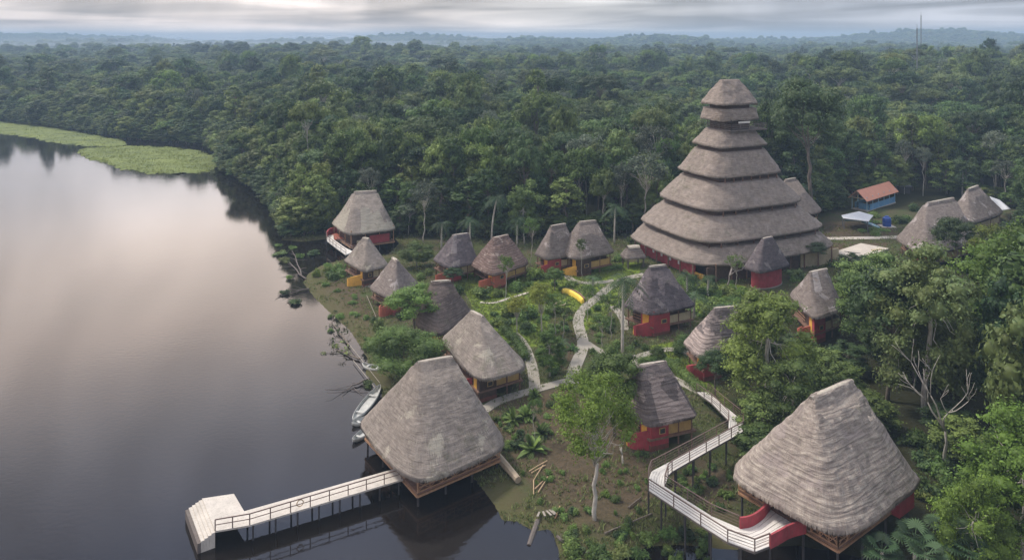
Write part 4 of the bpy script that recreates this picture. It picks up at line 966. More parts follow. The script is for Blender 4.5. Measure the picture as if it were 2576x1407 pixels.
def make_tree(kind, seed, fine=1.0, lmat='leaf_mid', bmat='bark'):
    """returns (trunk mesh, crown mesh, height, crown radius)"""
    rng = np.random.default_rng(seed); H = 20.; lobes = []; tr = MB(); L = .62 / fine; cover = 1.0; kw = {}
    if kind == 'dome': R, zc, rz = 6.3, 13.5, 5.6; n = 48
    elif kind == 'tall': R, zc, rz = 4.0, 12, 8.5; n = 44
    elif kind == 'umbrella': R, zc, rz = 7.2, 16.8, 2.2; n = 40
    elif kind == 'bushy': R, zc, rz = 6.0, 9.5, 9.2; n = 62
    elif kind == 'airy': R, zc, rz = 5.0, 14.8, 4.4; n = 44; cover = .95; kw = dict(core=.25, shell=.2)
    elif kind == 'garden': R, zc, rz = 6.2, 13.2, 6.2; n = 60; cover = .95; kw = dict(core=.4, shell=.18)
    elif kind == 'low': R, zc, rz = 10.0, 11.5, 8.; n = 60; cover = 1.0
    for i in range(n):
        f = i / n; ph = rng.uniform(0, 2 * math.pi); ct = rng.uniform(-.75 if kind in ('bushy', 'tall', 'low') else -.35, 1.0); st = math.sqrt(max(0, 1 - ct * ct))
        rr = rng.uniform(.62, .95); c = np.array([math.cos(ph) * st * R * rr, math.sin(ph) * st * R * rr, zc + ct * rz * rr])
        s = rng.uniform(.15, .36) * (R * .9 if kind != 'tall' else 4.0) + .25; fl = rng.uniform(.45, .85)
        if kind == 'umbrella': fl = .45
        if kind == 'airy': s *= .75
        if kind == 'garden': s *= .8
        lobes.append((*c, s, s * rng.uniform(.8, 1.1), s * fl))
    zmax = max(l[2] + l[5] for l in lobes)
    crown = cloud_mesh(kind + '_crown', lobes, L, cover, rng, M_[lmat], **kw)
    base_r = .38 if kind != 'airy' else .2
    zt = {'dome': 10, 'tall': 16, 'umbrella': 14, 'bushy': 12, 'airy': 11, 'garden': 8, 'low': 6}[kind]
    lean = rng.normal(0, .5, 2); top = np.array([lean[0], lean[1], zt])
    p, r = limb(rng, (0, 0, -.8), top, base_r, base_r * .55, .05, 7); tr.tube(p, r, 8)
    for l in lobes[::{'bushy': 5, 'dome': 4, 'low': 4, 'tall': 5}.get(kind, 2)]:
        s = np.array(p[-2]) * rng.uniform(.0, .5) + top * 1.0; s = top * (1 - (q := rng.uniform(0, .35))) + np.array(p[3]) * q
        pp, rr = limb(rng, s, np.array(l[:3]) * .88 + s * .12 + (0, 0, -.2), base_r * .22, .025, .14, 5); tr.tube(pp, rr, 5)
    tm = mesh_from(kind + '_trunk', tr.v, tr.f, M_[bmat], True)
    return tm, crown, zmax, R
def place_tree(proto, X, Y, h, r, label, group, name='broadleaf_tree', cat='tree', rot=None, rng=random, zb=None, asp=1.0):
    tm, cm, H, R = proto; z = gz1(X, Y) if zb is None else zb
    o = empty(name, (X, Y, z - .1), label, cat, group); o.rotation_euler = (0, 0, rng.uniform(0, 6.28) if rot is None else rot); o.scale = (r / R, r / R, h / H)
    for nm, me in (('trunk', tm), ('crown', cm)):
        c = bpy.data.objects.new(nm, me); COL.objects.link(c); c.parent = o
    return o
P_ = {}
for k, (kind, seed, fine, lm, bmt) in enumerate([('dome', 1, 1, 'leaf_mid', 'bark'), ('dome', 2, 1, 'leaf_dark', 'bark'), ('dome', 3, 1, 'leaf_mid', 'bark_pale'), ('tall', 4, 1, 'leaf_mid', 'bark'),
      ('tall', 5, 1, 'leaf_dark', 'bark'), ('umbrella', 6, 1, 'leaf_mid', 'bark_pale'), ('umbrella', 7, 1, 'leaf_dark', 'bark'), ('bushy', 8, 1, 'leaf_mid', 'bark'), ('bushy', 9, 1, 'leaf_dark', 'bark'), ('bushy', 10, 1, 'leaf_mid', 'bark'),
      ('airy', 11, 1.3, 'leaf_grey', 'bark_pale'), ('dome', 12, 1, 'leaf_bright', 'bark'), ('garden', 13, 1.1, 'leaf_garden', 'bark_pale')]):
    P_[k] = (kind, lm, make_tree(kind, seed, fine, lm, bmt))
FN = {'lush': make_tree('bushy', 40, 1.7, 'leaf_lush', 'bark_pale'), 'white': make_tree('garden', 31, 2.0, 'leaf_lush', 'bark_pale'), 'round': make_tree('dome', 32, 1.6, 'leaf_bright', 'bark'), 'bright': make_tree('bushy', 33, 1.7, 'leaf_bright', 'bark_pale'),
      'low': make_tree('low', 34, 1.6, 'leaf_garden', 'bark'), 'yellow': make_tree('garden', 35, 1.3, 'leaf_yellow', 'bark_pale'), 'darkbig': make_tree('bushy', 36, 1.7, 'leaf_mid', 'bark_pale'), 'slim': make_tree('airy', 37, 1.5, 'leaf_garden', 'bark_pale'),
      'darktree': make_tree('dome', 38, 1.7, 'leaf_dark', 'bark'), 'greybig': make_tree('airy', 39, 1.2, 'leaf_grey', 'bark_pale')}
TREES = []
def tree_px(kind, bx, by, ty, rpx, label, cat='tree', name='broadleaf_tree', group=None, cxp=None):
    b = G(bx, by); k = b[1] / FPX; zt = CAM_H - (ty - YH) * k; h = zt - b[2]; r = rpx * k
    TREES.append((b[0], b[1], r)); return place_tree(FN[kind], b[0], b[1], h, r, label, group, name, cat)
tree_px('white', 1497, 1305, 930, 104, 'leafy bright green tree with white forked trunk on the bank between both pavilions')
tree_px('round', 1545, 1095, 878, 78, 'dense round topped green tree left of the ragged mauve cabin')
tree_px('low', 1015, 960, 818, 92, 'wide low dark green tree sprawling behind the lakeside pavilion roof')
tree_px('round', 1040, 862, 716, 66, 'round garden tree in front of the plum brown cabin')
tree_px('bright', 1382, 945, 826, 38, 'bright green bushy tree between the two winding paths')
tree_px('yellow', 1362, 835, 706, 34, 'yellow green young tree on the central lawn')
tree_px('slim', 1395, 840, 735, 26, 'thin pale trunked tree right of the yellow green one')
tree_px('slim', 1272, 762, 640, 22, 'slender twin pale trunks in front of the brown ragged cabin')
tree_px('slim', 1462, 700, 598, 14, 'very thin white trunked tree in front of the tall grey cabin')
tree_px('slim', 1335, 668, 545, 22, 'tall thin tree with sparse top beside the hidden grey cabin')
tree_px('slim', 1535, 850, 738, 34, 'wispy sapling beside the garden path bend')
tree_px('slim', 1512, 872, 790, 26, 'small wispy sapling below the path bend')
tree_px('low', 1048, 672, 606, 42, 'rounded olive green tree behind the cone roofed cabins')
tree_px('bright', 1935, 1045, 724, 112, 'big light green leafy tree in front of the hidden patchy cabin')
tree_px('darkbig', 2195, 890, 628, 88, 'large mid green tree covering the slope cabin roof')
tree_px('darkbig', 2325, 1040, 610, 120, 'huge jungle tree with thick pale trunk rising behind the forest pavilion')
tree_px('lush', 2560, 930, 545, 120, 'yellow green crown bulging at the right picture edge below the tarp')
tree_px('lush', 2570, 1420, 1020, 130, 'lush bright green tree filling the lower right corner')
tree_px('lush', 2455, 1500, 1170, 85, 'smaller bright green tree beside the lower right corner tree')
tree_px('darktree', 2405, 700, 540, 50, 'dark tree right against the wide brown thatched house')
tree_px('darktree', 1800, 1010, 880, 45, 'dark compact tree hiding the patchy cabin wall')
tree_px('darktree', 2035, 668, 602, 40, 'dark green tree standing right of the round crimson hut')
tree_px('darkbig', 1995, 1110, 890, 85, 'dense dark tree between boardwalk and big pavilion')
tree_px('greybig', 1620, 590, 375, 62, 'pale grey crowned tree with white trunk left of the tower')
tree_px('greybig', 1065, 610, 448, 38, 'pale grey green tree right of the overwater pavilion')
tree_px('greybig', 1560, 585, 405, 34, 'smaller pale grey tree next to the white trunked one')
tree_px('darktree', 2035, 560, 185, 92, 'huge dark domed tree rising right behind the tower top')
tree_px('bright', 1318, 612, 475, 32, 'narrow vine covered bright green tree at forest edge')
tree_px('darktree', 1140, 720, 672, 26, 'small garden tree by the dark streaked cabin')

for a in [('slim', 1478, 812, 712, 20, 'slender pale sapling close to the upper bend of the path'), ('slim', 1560, 800, 700, 28, 'thin light trunked tree left of the dark garden cabin'), ('yellow', 1300, 832, 742, 28, 'small yellow green tree above the lower hedge'),
          ('slim', 1418, 850, 770, 24, 'thin sapling growing from the bare soil patch'), ('bright', 1655, 905, 868, 20, 'small rounded bright tree above the ragged mauve cabin'), ('slim', 1850, 735, 640, 26, 'slim green tree beside the bare pinkish tree'), ('round', 1395, 730, 672, 26, 'rounded bright bush tree on the upper lawn'),
          ('slim', 1345, 1110, 1000, 22, 'thin sapling over the broad leafed plants'), ('slim', 1640, 590, 480, 20, 'tall thin tree against the tower wall side'), ('bright', 1905, 905, 805, 52, 'leafy tree between the two hidden cabins'),
          ('yellow', 2490, 740, 560, 50, 'yellowish tree beside the tarp'), ('darkbig', 2230, 930, 745, 70, 'dark slope tree right of the slope cabin')]: tree_px(*a)
def bare_tree(bx, by, ty, spread, label, mat='bark_dead', r0=.2, seed=5, levels=4, lean=0):
    b = G(bx, by); k = b[1] / FPX; H = CAM_H - (ty - YH) * k - b[2]; rng = np.random.default_rng(seed); root = empty('bare_tree', b, label, 'tree'); m = MB()
    def grow(p, d, L, r, lv):
        pts, rr = [p], [r]
        for i in range(3):
            d = nrm(d + rng.normal(0, .13, 3) + np.array([0, 0, .03])); p = p + d * L / 3; pts.append(p); rr.append(r * (1 - .18 * (i + 1)))
        m.tube(pts, rr, 6 if lv > 2 else 4)
        if lv > 0:
            for j in range(3 if lv < levels else 3):
                q = rng.uniform(0, 2 * math.pi); e = nrm(d * .9 + np.array([math.cos(q), math.sin(q), .15]) * spread); grow(p, e, L * rng.uniform(.6, .85), r * .52, lv - 1)
    grow(b + (0, 0, -.2), np.array([lean, 0, 1.]), H * .36, r0, levels); m.build('trunk', M_[mat], root, True)
bare_tree(1826, 725, 605, .95, 'bare pinkish branched tree in front of the tower', seed=3, levels=5, r0=.24)
bare_tree(2375, 1175, 815, .55, 'pale forked dead tree with long bare limbs in the jungle', 'bark_pale', .22, 8, 3, .12)
bare_tree(1567, 1165, 1095, .5, 'little white forked dead tree on bare soil', 'bark_pale', .14, 9, 1)
bare_tree(2205, 745, 655, .4, 'thin pale dead trunk poking out of the slope trees', 'bark_pale', .16, 12, 2)

def palm(bx, by, ty, label, fronds=16, fl=3.2, seed=0, name='palm_tree', lean=.1, fan=False, trunk_r=.16, dz=0, group=None):
    b = G(bx, by, dz); k = b[1] / FPX; H = CAM_H - (ty - YH) * k - b[2]; rng = np.random.default_rng(seed); root = empty(name, b, label, 'palm', group); m = MB()
    top = np.array([b[0] + lean * H, b[1], b[2] + H]); pts = [b + (top - b) * t + np.array([-.25 * lean * H * math.sin(math.pi * t), 0, 0]) for t in np.linspace(0, 1, 8)]; pts[0] = pts[0] - (0, 0, .3)
    m.tube(pts, list(np.linspace(trunk_r * 1.3, trunk_r, 8)), 8); m.build('trunk', M_['bark_pale'], root, True); V, F, T = [], [], []
    def tri(q, t): i = len(V); V.extend([tuple(x) for x in q]); F.append(tuple(range(i, i + len(q)))); T.extend([t] * len(q))
    for i in range(fronds):
        az = 2 * math.pi * i / fronds + rng.uniform(-.2, .2); el = rng.uniform(-.15, 1.1); d = np.array([math.cos(az), math.sin(az), 0]); s = np.array([-d[1], d[0], 0]); t0 = rng.uniform(0, 1)
        if fan:
            c = top + d * fl * .45 * math.cos(el) + np.array([0, 0, fl * .35 * math.sin(el)])
            ax = nrm(d * math.cos(el * .6) + np.array([0, 0, math.sin(el * .6)])); n = 15
            for j in range(n):
                a = (j / (n - 1) - .5) * 4.2; q = nrm(ax * math.cos(a) + s * math.sin(a)) * fl * .42; w = np.cross(nrm(q), ax + s * .3); w = nrm(np.cross(q, np.cross(ax, s))) * .07
                e = c + q + np.array([0, 0, -.22 * fl * .4]); tri([c, c + q * .6 + w, e, c + q * .6 - w], t0)
            tri([top + s * .03, c + s * .03, c - s * .03, top - s * .03], t0)
        else:
            n = 13; P = []
            for j in range(n + 1):
                t = j / n; P.append(top + d * fl * (math.cos(el) * t + .15 * t) + np.array([0, 0, fl * (math.sin(el) * t - (.55 + .45 * math.cos(el)) * t * t)]))
            for j in range(n):
                a, e = P[j], P[j + 1]; w = .75 * fl * .3 * math.sin(math.pi * min(.97, (j + 1.2) / (n + 1.0))) ** .6
                for sg in (-1, 1):
                    dd = s * sg * w + (e - a) * .8 + np.array([0, 0, -w * .55]); q = a + dd; u2 = (e - a) * .42; tri([a, a + u2 + dd * .5, q, a - u2 * .1 + dd * .5], t0)
            for j in range(n): tri([P[j] + s * .04, P[j + 1] + s * .03, P[j + 1] - s * .03, P[j] - s * .04], t0)
    link('crown', mesh_from('palm_crown', np.array(V) - np.array(root.location), F, M_['leaf_palm'], attrs={'tint': T}), root)
palm(1236, 612, 497, 'tall palm with leaning pale trunk behind the brown ragged cabin', 18, 3.6, 1, lean=.12)
palm(1565, 894, 705, 'palm with white lower trunk and drooping fronds beside the dark garden cabin', 20, 3.2, 2, lean=.02, trunk_r=.17)
palm(1182, 630, 555, 'short palm between the dark streaked and brown cabins', 14, 3.0, 4, lean=.0)
for q in [(1110, 625, 560, 'palm behind the cone roofed cabins at forest edge', 14, 3.0, 40), (1300, 618, 548, 'palm between brown cabin and the hidden grey cabin', 14, 3.0, 41), (1545, 612, 520, 'tall palm behind the yellow stair cabin', 16, 3.2, 42), (2020, 556, 470, 'palm beside the house behind the tower', 14, 3.0, 43), (2420, 498, 430, 'palm behind the brown thatched houses', 14, 3.0, 44),
          (1490, 742, 700, 'small garden palm by the upper path', 12, 2.2, 45), (1415, 905, 862, 'small garden palm on the bare soil', 12, 2.0, 46), (1780, 745, 700, 'small palm below the tower entrance', 12, 2.4, 47), (1660, 748, 712, 'low palm hugging the crimson garden cabin', 12, 2.0, 48), (1745, 800, 745, 'feathery palm right of the crimson garden cabin', 14, 2.6, 49)]: palm(q[0], q[1], q[2], q[3], q[4], q[5], q[6], lean=.03)
palm(1728, 740, 690, 'feathery palm clump right of the dark garden cabin', 14, 2.6, 5, lean=.0)
for i, (x, y, t, f) in enumerate([(2300, 1480, 1352, 2.3), (2385, 1470, 1325, 2.4), (2218, 1500, 1385, 2.2), (2330, 1530, 1395, 2.2), (2440, 1520, 1385, 2.3)]):
    palm(x, y, t, ['fan palm under the red bay wall of the forest pavilion', 'largest fan palm at the bottom, right of the first', 'fan palm lowest and nearest the dark water', 'fan palm in front of the other four at bottom edge', 'rightmost fan palm below the bright corner trees'][i], 13, f, 20 + i, 'fan_palm', 0, True, .14, group='fan palms in the lower right')

def fallen(ax, ay, bx, by, label, seed, leafy=False, r=.14):
    a, b = W(ax, ay, .25), W(bx, by, .05); rng = np.random.default_rng(seed); root = empty('fallen_branch', (a + b) / 2, label, 'branch', 'fallen branches at the waterline'); m = MB(); pts = [a + (b - a) * t + np.array([rng.normal(0, .15), rng.normal(0, .15), .1 * math.sin(3 * t)]) for t in np.linspace(0, 1, 6)]; m.tube(pts, list(np.linspace(r, r * .35, 6)), 6); lobes = []
    for i in range(9):
        p = pts[1 + i % 5]; d = nrm(nrm(b - a) + rng.normal(0, .8, 3) * (1, 1, .35)); L = rng.uniform(.8, 2.4); e = p + d * L; e[2] = max(e[2], .05); q = e + nrm(d + rng.normal(0, .6, 3) * (1, 1, .3)) * L * .5; q[2] = max(q[2], .03); m.tube([p, e, q], [r * .35, r * .22, r * .1], 4); lobes.append((*(q - root_loc(root)), .45, .45, .28))
    m.build('limb', M_['timber_grey' if not leafy else 'bark'], root)
    if leafy: link('foliage', cloud_mesh('branch_leaves', lobes, .26, 1.0, rng, M_['leaf_mid'], core=0, shell=.3), root)
def root_loc(o): return np.array(o.location)
for i, (a, lf) in enumerate([((880, 868, 836, 812, 'leafy fallen branch reaching into the lake above the long poles'), True), ((905, 900, 850, 880, 'leafy branch trailing in the water beside the poles'), True), ((770, 700, 712, 652, 'bare fallen branch in the dark water at the inlet mouth'), False), ((780, 725, 716, 742, 'twiggy driftwood branch floating off the grassy point'), False), ((760, 690, 735, 632, 'tangled dead branch in the inlet shallows'), False),
        ((925, 950, 862, 985, 'bare curved branch in the water above the long canoe'), False), ((1405, 1345, 1440, 1378, 'small dead branch in the little pond'), False), ((1740, 1262, 1800, 1240, 'dead branch tangle below the boardwalk bend'), False), ((2290, 1230, 2370, 1190, 'dead fallen branches beside the red bay wall'), False), ((2310, 1270, 2390, 1262, 'low bare branch on the dark ground by the bay wall'), False)]): fallen(*a, 300 + i, lf)
# shrubs
def shrub_proto(seed, mat, leafs=.22, spiky=False):
    rng = np.random.default_rng(seed); lobes = []
    for i in range(11):
        q = rng.uniform(0, 6.28); r = rng.uniform(0, .62); s = rng.uniform(.28, .5); lobes.append((math.cos(q) * r, math.sin(q) * r, rng.uniform(.2, .62), s, s, s * .8))
    return cloud_mesh('shrub_leaves', lobes, leafs, 1.1, rng, M_[mat], shell=.2)
SH = {'g': [shrub_proto(51, 'leaf_garden', .2), shrub_proto(52, 'leaf_garden', .2)], 'd': [shrub_proto(53, 'leaf_mid', .2), shrub_proto(54, 'leaf_dark', .2)], 'b': [shrub_proto(55, 'leaf_bright', .2)], 'y': [shrub_proto(56, 'leaf_yellow', .2)]}
def broad_plant(bx, by, s, label, seed, grp='broad leafed plants on the bank'):
    s *= .82; b = G(bx, by); rng = np.random.default_rng(seed); root = b; V, F, T = [], [], []
    for i in range(34):
        az = rng.uniform(0, 6.28); el = rng.uniform(.1, 1.35); L = s * rng.uniform(.7, 1.1); d = np.array([math.cos(az), math.sin(az), 0]); sd2 = np.array([-d[1], d[0], 0]); t0 = rng.uniform(0, 1); prev = None
        for j in range(6):
            t = j / 5; c = b + d * L * math.cos(el) * t + np.array([0, 0, L * math.sin(el) * t - .5 * L * t * t * math.cos(el) + .2]); w = .13 * s * math.sin(math.pi * min(1, t * .85 + .12)) ; row = [c - sd2 * w, c + (0, 0, -.04), c + sd2 * w]
            i0 = len(V); V.extend([tuple(x) for x in row]); T.extend([t0] * 3)
            if prev is not None: F.append((prev, i0, i0 + 1, prev + 1)); F.append((prev + 1, i0 + 1, i0 + 2, prev + 2))
            prev = i0
    o = link('broad_leaf_plant', mesh_from('broad_leaves', np.array(V) - b, F, M_['leaf_garden'], attrs={'tint': T}), None, b); tag(o, label, 'plant', grp)
for i, (x, y, s, lab) in enumerate([(1325, 1050, 2.3, 'upper broad leafed plant behind the pavilion corner'), (1340, 1135, 2.8, 'large broad leafed plant with arching leaves above the cut poles'), (1290, 1060, 2.0, 'darker broad leafed plant close to the roof edge'),
        (1360, 1095, 2.0, 'broad leafed plant right of the largest one'), (1345, 1000, 1.7, 'small broad leafed plant just below the path junction'), (1600, 868, 1.1, 'pale spiky plant below the crimson garden cabin'), (1440, 880, 1.4, 'spiky plant on bare soil beside the main path')]):
    broad_plant(x, y, s, lab, 70 + i)
SHRUBS = [('g', 1120, 708, 20, 18), ('d', 1150, 735, 26, 22), ('d', 1210, 745, 30, 26), ('d', 1255, 745, 22, 20), ('g', 1300, 730, 26, 22), ('b', 1345, 700, 30, 30), ('b', 1385, 690, 28, 24), ('g', 1430, 720, 18, 14), ('y', 1350, 745, 22, 26),
          ('d', 1375, 660, 22, 18), ('d', 1490, 684, 30, 12), ('d', 1530, 680, 26, 12), ('d', 1565, 672, 18, 12), ('g', 1500, 700, 22, 9), ('g', 1590, 700, 22, 14), ('g', 950, 832, 22, 30), ('d', 945, 815, 16, 18), ('g', 840, 700, 22, 22), ('b', 795, 696, 12, 20),
          ('g', 865, 690, 20, 18), ('d', 1010, 800, 18, 20), ('d', 935, 698, 20, 22), ('g', 1130, 690, 22, 14), ('b', 1290, 790, 34, 26), ('b', 1330, 800, 30, 28), ('g', 1380, 790, 26, 24), ('b', 1260, 815, 26, 18), ('g', 1250, 860, 20, 14), ('g', 1320, 830, 26, 20),
          ('d', 1300, 890, 14, 20), ('g', 1410, 880, 16, 20), ('b', 1410, 860, 12, 16), ('g', 1480, 790, 16, 16), ('g', 1560, 770, 20, 18), ('g', 1500, 915, 22, 18), ('d', 1530, 950, 26, 22), ('g', 1470, 990, 22, 16), ('g', 1620, 880, 12, 18), ('d', 1705, 890, 18, 26),
          ('b', 1640, 915, 16, 20), ('d', 1610, 905, 18, 14), ('g', 1680, 925, 24, 18), ('d', 1700, 945, 26, 20), ('b', 1720, 960, 26, 16), ('d', 1760, 985, 26, 18), ('g', 1785, 1010, 22, 16), ('d', 1750, 930, 22, 22), ('d', 1790, 940, 26, 26), ('g', 1770, 740, 22, 22), ('g', 1740, 730, 24, 22),
          ('b', 1730, 710, 20, 22), ('g', 1800, 770, 30, 20), ('d', 1830, 740, 26, 22), ('g', 1870, 740, 22, 18), ('d', 1930, 722, 26, 16), ('g', 1970, 712, 22, 16), ('d', 2000, 700, 26, 26), ('g', 1780, 790, 30, 22), ('d', 1790, 720, 16, 22),
          ('d', 1855, 1110, 26, 14), ('g', 1815, 1100, 16, 12), ('d', 1880, 1140, 26, 20), ('g', 1750, 1230, 26, 10), ('g', 1720, 1215, 18, 12), ('d', 1790, 1215, 20, 12), ('g', 1440, 1385, 40, 30), ('g', 1500, 1405, 40, 34), ('d', 1560, 1400, 34, 26), ('g', 1620, 1360, 30, 24), ('d', 1560, 1350, 22, 12),
          ('g', 1680, 1345, 30, 26), ('d', 1730, 1350, 30, 26), ('g', 1770, 1375, 24, 20), ('g', 1460, 1440, 40, 30), ('g', 1600, 1400, 30, 20), ('d', 1900, 1260, 30, 14), ('g', 1400, 1000, 22, 12), ('g', 1420, 1045, 24, 14), ('d', 1300, 1120, 26, 20), ('d', 1620, 1145, 14, 8),
          ('d', 2130, 600, 14, 10), ('d', 2170, 582, 16, 8), ('g', 2200, 545, 22, 12), ('g', 2260, 560, 24, 18), ('g', 2300, 530, 20, 18), ('d', 2290, 620, 30, 22), ('g', 2240, 625, 26, 16), ('g', 2080, 660, 22, 16), ('d', 2110, 672, 26, 20), ('g', 2190, 560, 20, 8), ('d', 2340, 590, 16, 12),
          ('g', 1650, 720, 14, 10), ('g', 1080, 690, 16, 16), ('g', 1060, 700, 18, 14), ('d', 930, 880, 22, 18), ('g', 1000, 905, 26, 20), ('d', 1095, 880, 20, 20), ('d', 925, 970, 18, 12), ('g', 1235, 700, 18, 10), ('d', 1600, 620, 30, 26), ('d', 1580, 640, 26, 22), ('g', 1560, 655, 22, 16)]
for (x0, x1, y0, y1, n) in ((1250, 1420, 690, 720, 8), (1230, 1440, 780, 845, 14), (1480, 1560, 760, 900, 9), (1640, 1720, 840, 930, 7), (1730, 1860, 700, 800, 14), (1300, 1400, 900, 960, 6), (1650, 1840, 1170, 1260, 9), (1420, 1780, 1330, 1420, 16), (1080, 1180, 640, 700, 6), (820, 880, 670, 700, 5), (1240, 1330, 1040, 1140, 6), (2180, 2330, 530, 600, 9), (1880, 2060, 680, 740, 9), (1340, 1440, 640, 670, 7)):
    for _ in range(int(n * 1.9)): SHRUBS.append((random.choice('ggdb'), random.uniform(x0, x1), random.uniform(y0, y1), random.uniform(9, 20), random.uniform(7, 16)))
for x, y in ((705, 640), (716, 658), (728, 700), (716, 738), (742, 762), (755, 648), (790, 640), (735, 625), (700, 618)): SHRUBS.append(('d', x, y, random.uniform(12, 22), random.uniform(6, 12)))  # dark shrubs standing in for floating plants and dark tree reflections
for _ in range(30): SHRUBS.append((random.choice('gdgb'), random.uniform(1250, 1640), random.uniform(990, 1300), random.uniform(6, 15), random.uniform(4, 9)))
for _ in range(16): SHRUBS.append((random.choice('gb'), random.uniform(780, 925), random.uniform(680, 860), random.uniform(7, 15), random.uniform(5, 12)))
for (x0, x1, y0, y1, n) in ((1230, 1460, 960, 1130, 16), (1110, 1560, 700, 900, 40), (1640, 1880, 700, 770, 22), (1480, 1720, 800, 900, 14), (1660, 1840, 1180, 1290, 12), (1380, 1620, 1250, 1340, 12)):
    for _ in range(n): SHRUBS.append((random.choice('ggbby' if y1 < 950 else 'ggdb'), random.uniform(x0, x1), random.uniform(y0, y1), random.uniform(9, 19), random.uniform(7, 15)))
for _ in range(34): SHRUBS.append((random.choice('ddg'), random.uniform(2290, 2470), random.uniform(1060, 1260), random.uniform(24, 42), random.uniform(20, 38)))
for _ in range(12): SHRUBS.append((random.choice('ddg'), random.uniform(1900, 2010), random.uniform(1090, 1190), random.uniform(18, 30), random.uniform(12, 24)))
LOOK = {'g': 'leafy green shrub', 'd': 'dark green dense shrub', 'b': 'bright green shrub', 'y': 'yellow green shrub'}
def near_what(x, y):
    L = [((1500, 1390), 'on the weedy bank left of the stilts'), ((1700, 1350), 'under the lower run of the boardwalk'), ((1730, 1220), 'inside the bend of the boardwalk'), ((1850, 1120), 'beside the upper bend of the boardwalk'), ((1740, 960), 'in the hedge along the upper boardwalk'),
         ((1630, 900), 'by the path fork below the crimson cabin'), ((1520, 830), 'between the winding path and the crimson cabin'), ((1560, 680), 'by the little shelter left of the tower'), ((1380, 690), 'on the upper garden lawn'), ((1320, 800), 'on the slope of the central lawn'), ((1220, 740), 'below the ragged brown cabin'),
         ((1140, 700), 'below the dark streaked cabin'), ((950, 820), 'on the shore beside the cone roofed cabin'), ((850, 690), 'near the inlet beside the yellow stair cabin'), ((1790, 740), 'below the tower entrance'), ((1950, 715), 'around the round crimson hut'), ((2090, 665), 'beside the concrete slab'),
         ((2260, 560), 'between blue tank and brown thatched house'), ((1300, 1080), 'behind the corner of the lakeside pavilion'), ((1350, 930), 'between the two lower paths'), ((1000, 890), 'behind the lakeside pavilion near the canoes'), ((1460, 990), 'above the bare bank by the lower path'), ((2370, 1160), 'around the foot of the pale forked tree'), ((1950, 1140), 'between boardwalk and forest pavilion roof'), ((1050, 700), 'between the cone roofed and plum cabins')]
    return min(L, key=lambda q: (q[0][0] - x) ** 2 + (q[0][1] - y) ** 2)[1]
WALK = [G(*p)[:2] for p in [(1438, 965), (1462, 888), (1468, 860), (1453, 800), (1505, 748), (1570, 700), (1250, 1008), (1345, 980), (1342, 940), (1315, 862), (1500, 880), (1560, 905), (1610, 896), (1700, 878)]]
def blocked(X, Y, r, h, slack=0):
    for (hx, hy, hr) in HUTS:
        if math.hypot(X - hx, Y - hy) < hr * .85 + r * .5: return True
    x0, yt = proj((X - r, Y, gz1(X, Y) + h)); x1, yb = proj((X + r, Y, gz1(X, Y)))
    for (a, b, c, d, yy) in PROTECT:
        if Y < yy and x1 > a + slack and x0 < c - slack and yt < d - 8 and yb > b: return True
    return False
PW = np.concatenate(PATHS); KEPT = []
for (k, x, y, rp, hp) in SHRUBS:
    p = G(x, y); q = p[1] / FPX; r, h = rp * q, max(hp * q * 1.15, .6)
    if any(math.hypot(p[0] - hx, p[1] - hy) < hr * .8 for hx, hy, hr in HUTS): continue
    dp = np.hypot(PW[:, 0] - p[0], PW[:, 1] - p[1]).min()
    if dp < 1.15: continue
    r = min(r, max(.5, (dp - .7) * 1.1)); KEPT.append((r * h / q ** 2, k, x, y, p, r, h))
KEPT.sort(key=lambda t: -t[0]); RV, RF, RT = [], [], []; rb = 0
for n_, (_, k, x, y, p, r, h) in enumerate(KEPT):
    me = random.choice(SH[k]); a = random.uniform(0, 6.28)
    if n_ < 280:
        o = link('shrub', me, None, (p[0], p[1], p[2] - .05)); o.scale = (r, r, h); o.rotation_euler = (0, 0, a)
        size = 'tiny ' if r < .9 else 'small ' if r < 1.4 else 'broad ' if r > 2.2 else ''
        tag(o, size + LOOK[k] + ' ' + near_what(x, y), 'shrub', 'garden shrubs ' + near_what(x, y))
    else:
        v = np.empty(len(me.vertices) * 3, np.float32); me.vertices.foreach_get('co', v); v = v.reshape(-1, 3) * (r, r, h); t = np.empty(len(v), np.float32); me.attributes['tint'].data.foreach_get('value', t)
        m0, n0 = len(me.polygons), 0; ls = np.empty(m0, np.int32); lt = np.empty(m0, np.int32); me.polygons.foreach_get('loop_start', ls); me.polygons.foreach_get('loop_total', lt); vi = np.empty(len(me.loops), np.int32); me.loops.foreach_get('vertex_index', vi)
        f = vi[ls[lt == 4][:, None] + np.arange(4)]; c, s_ = math.cos(a), math.sin(a)
        RV.append(np.c_[v[:, 0] * c - v[:, 1] * s_ + p[0], v[:, 0] * s_ + v[:, 1] * c + p[1], v[:, 2] + p[2] - .05]); RF.append(f + rb); RT.append(np.clip(t + random.uniform(-.2, .2), 0, 1)); rb += len(v)
if RV: tag(link('undergrowth', mesh_from('undergrowth', np.concatenate(RV), np.concatenate(RF), M_['leaf_garden'], attrs={'tint': np.concatenate(RT)})), 'small leafy weeds and seedlings scattered over garden and banks', None, None, 'stuff')
def hedge(pts, w, h, label):
    Q = polyline_resample(smooth_line([G(*p) for p in pts], 1), w * .55); rng = np.random.default_rng(int(pts[0][0]))
    lobes = [(q[0] + rng.normal(0, .1) - Q[0][0], q[1] + rng.normal(0, .1) - Q[0][1], q[2] + h * .5 - Q[0][2], w * .55, w * .55, h * .55 * rng.uniform(.9, 1.15)) for q in Q]
    tag(link('hedge', cloud_mesh('hedge_leaves', lobes, .13, 1.0, rng, M_['leaf_garden'], shell=.08), None, Q[0]), label, 'hedge')
hedge([(1690, 925), (1735, 962), (1790, 1015), (1830, 1050)], 1.5, 1.2, 'long clipped green hedge running down beside the upper boardwalk')
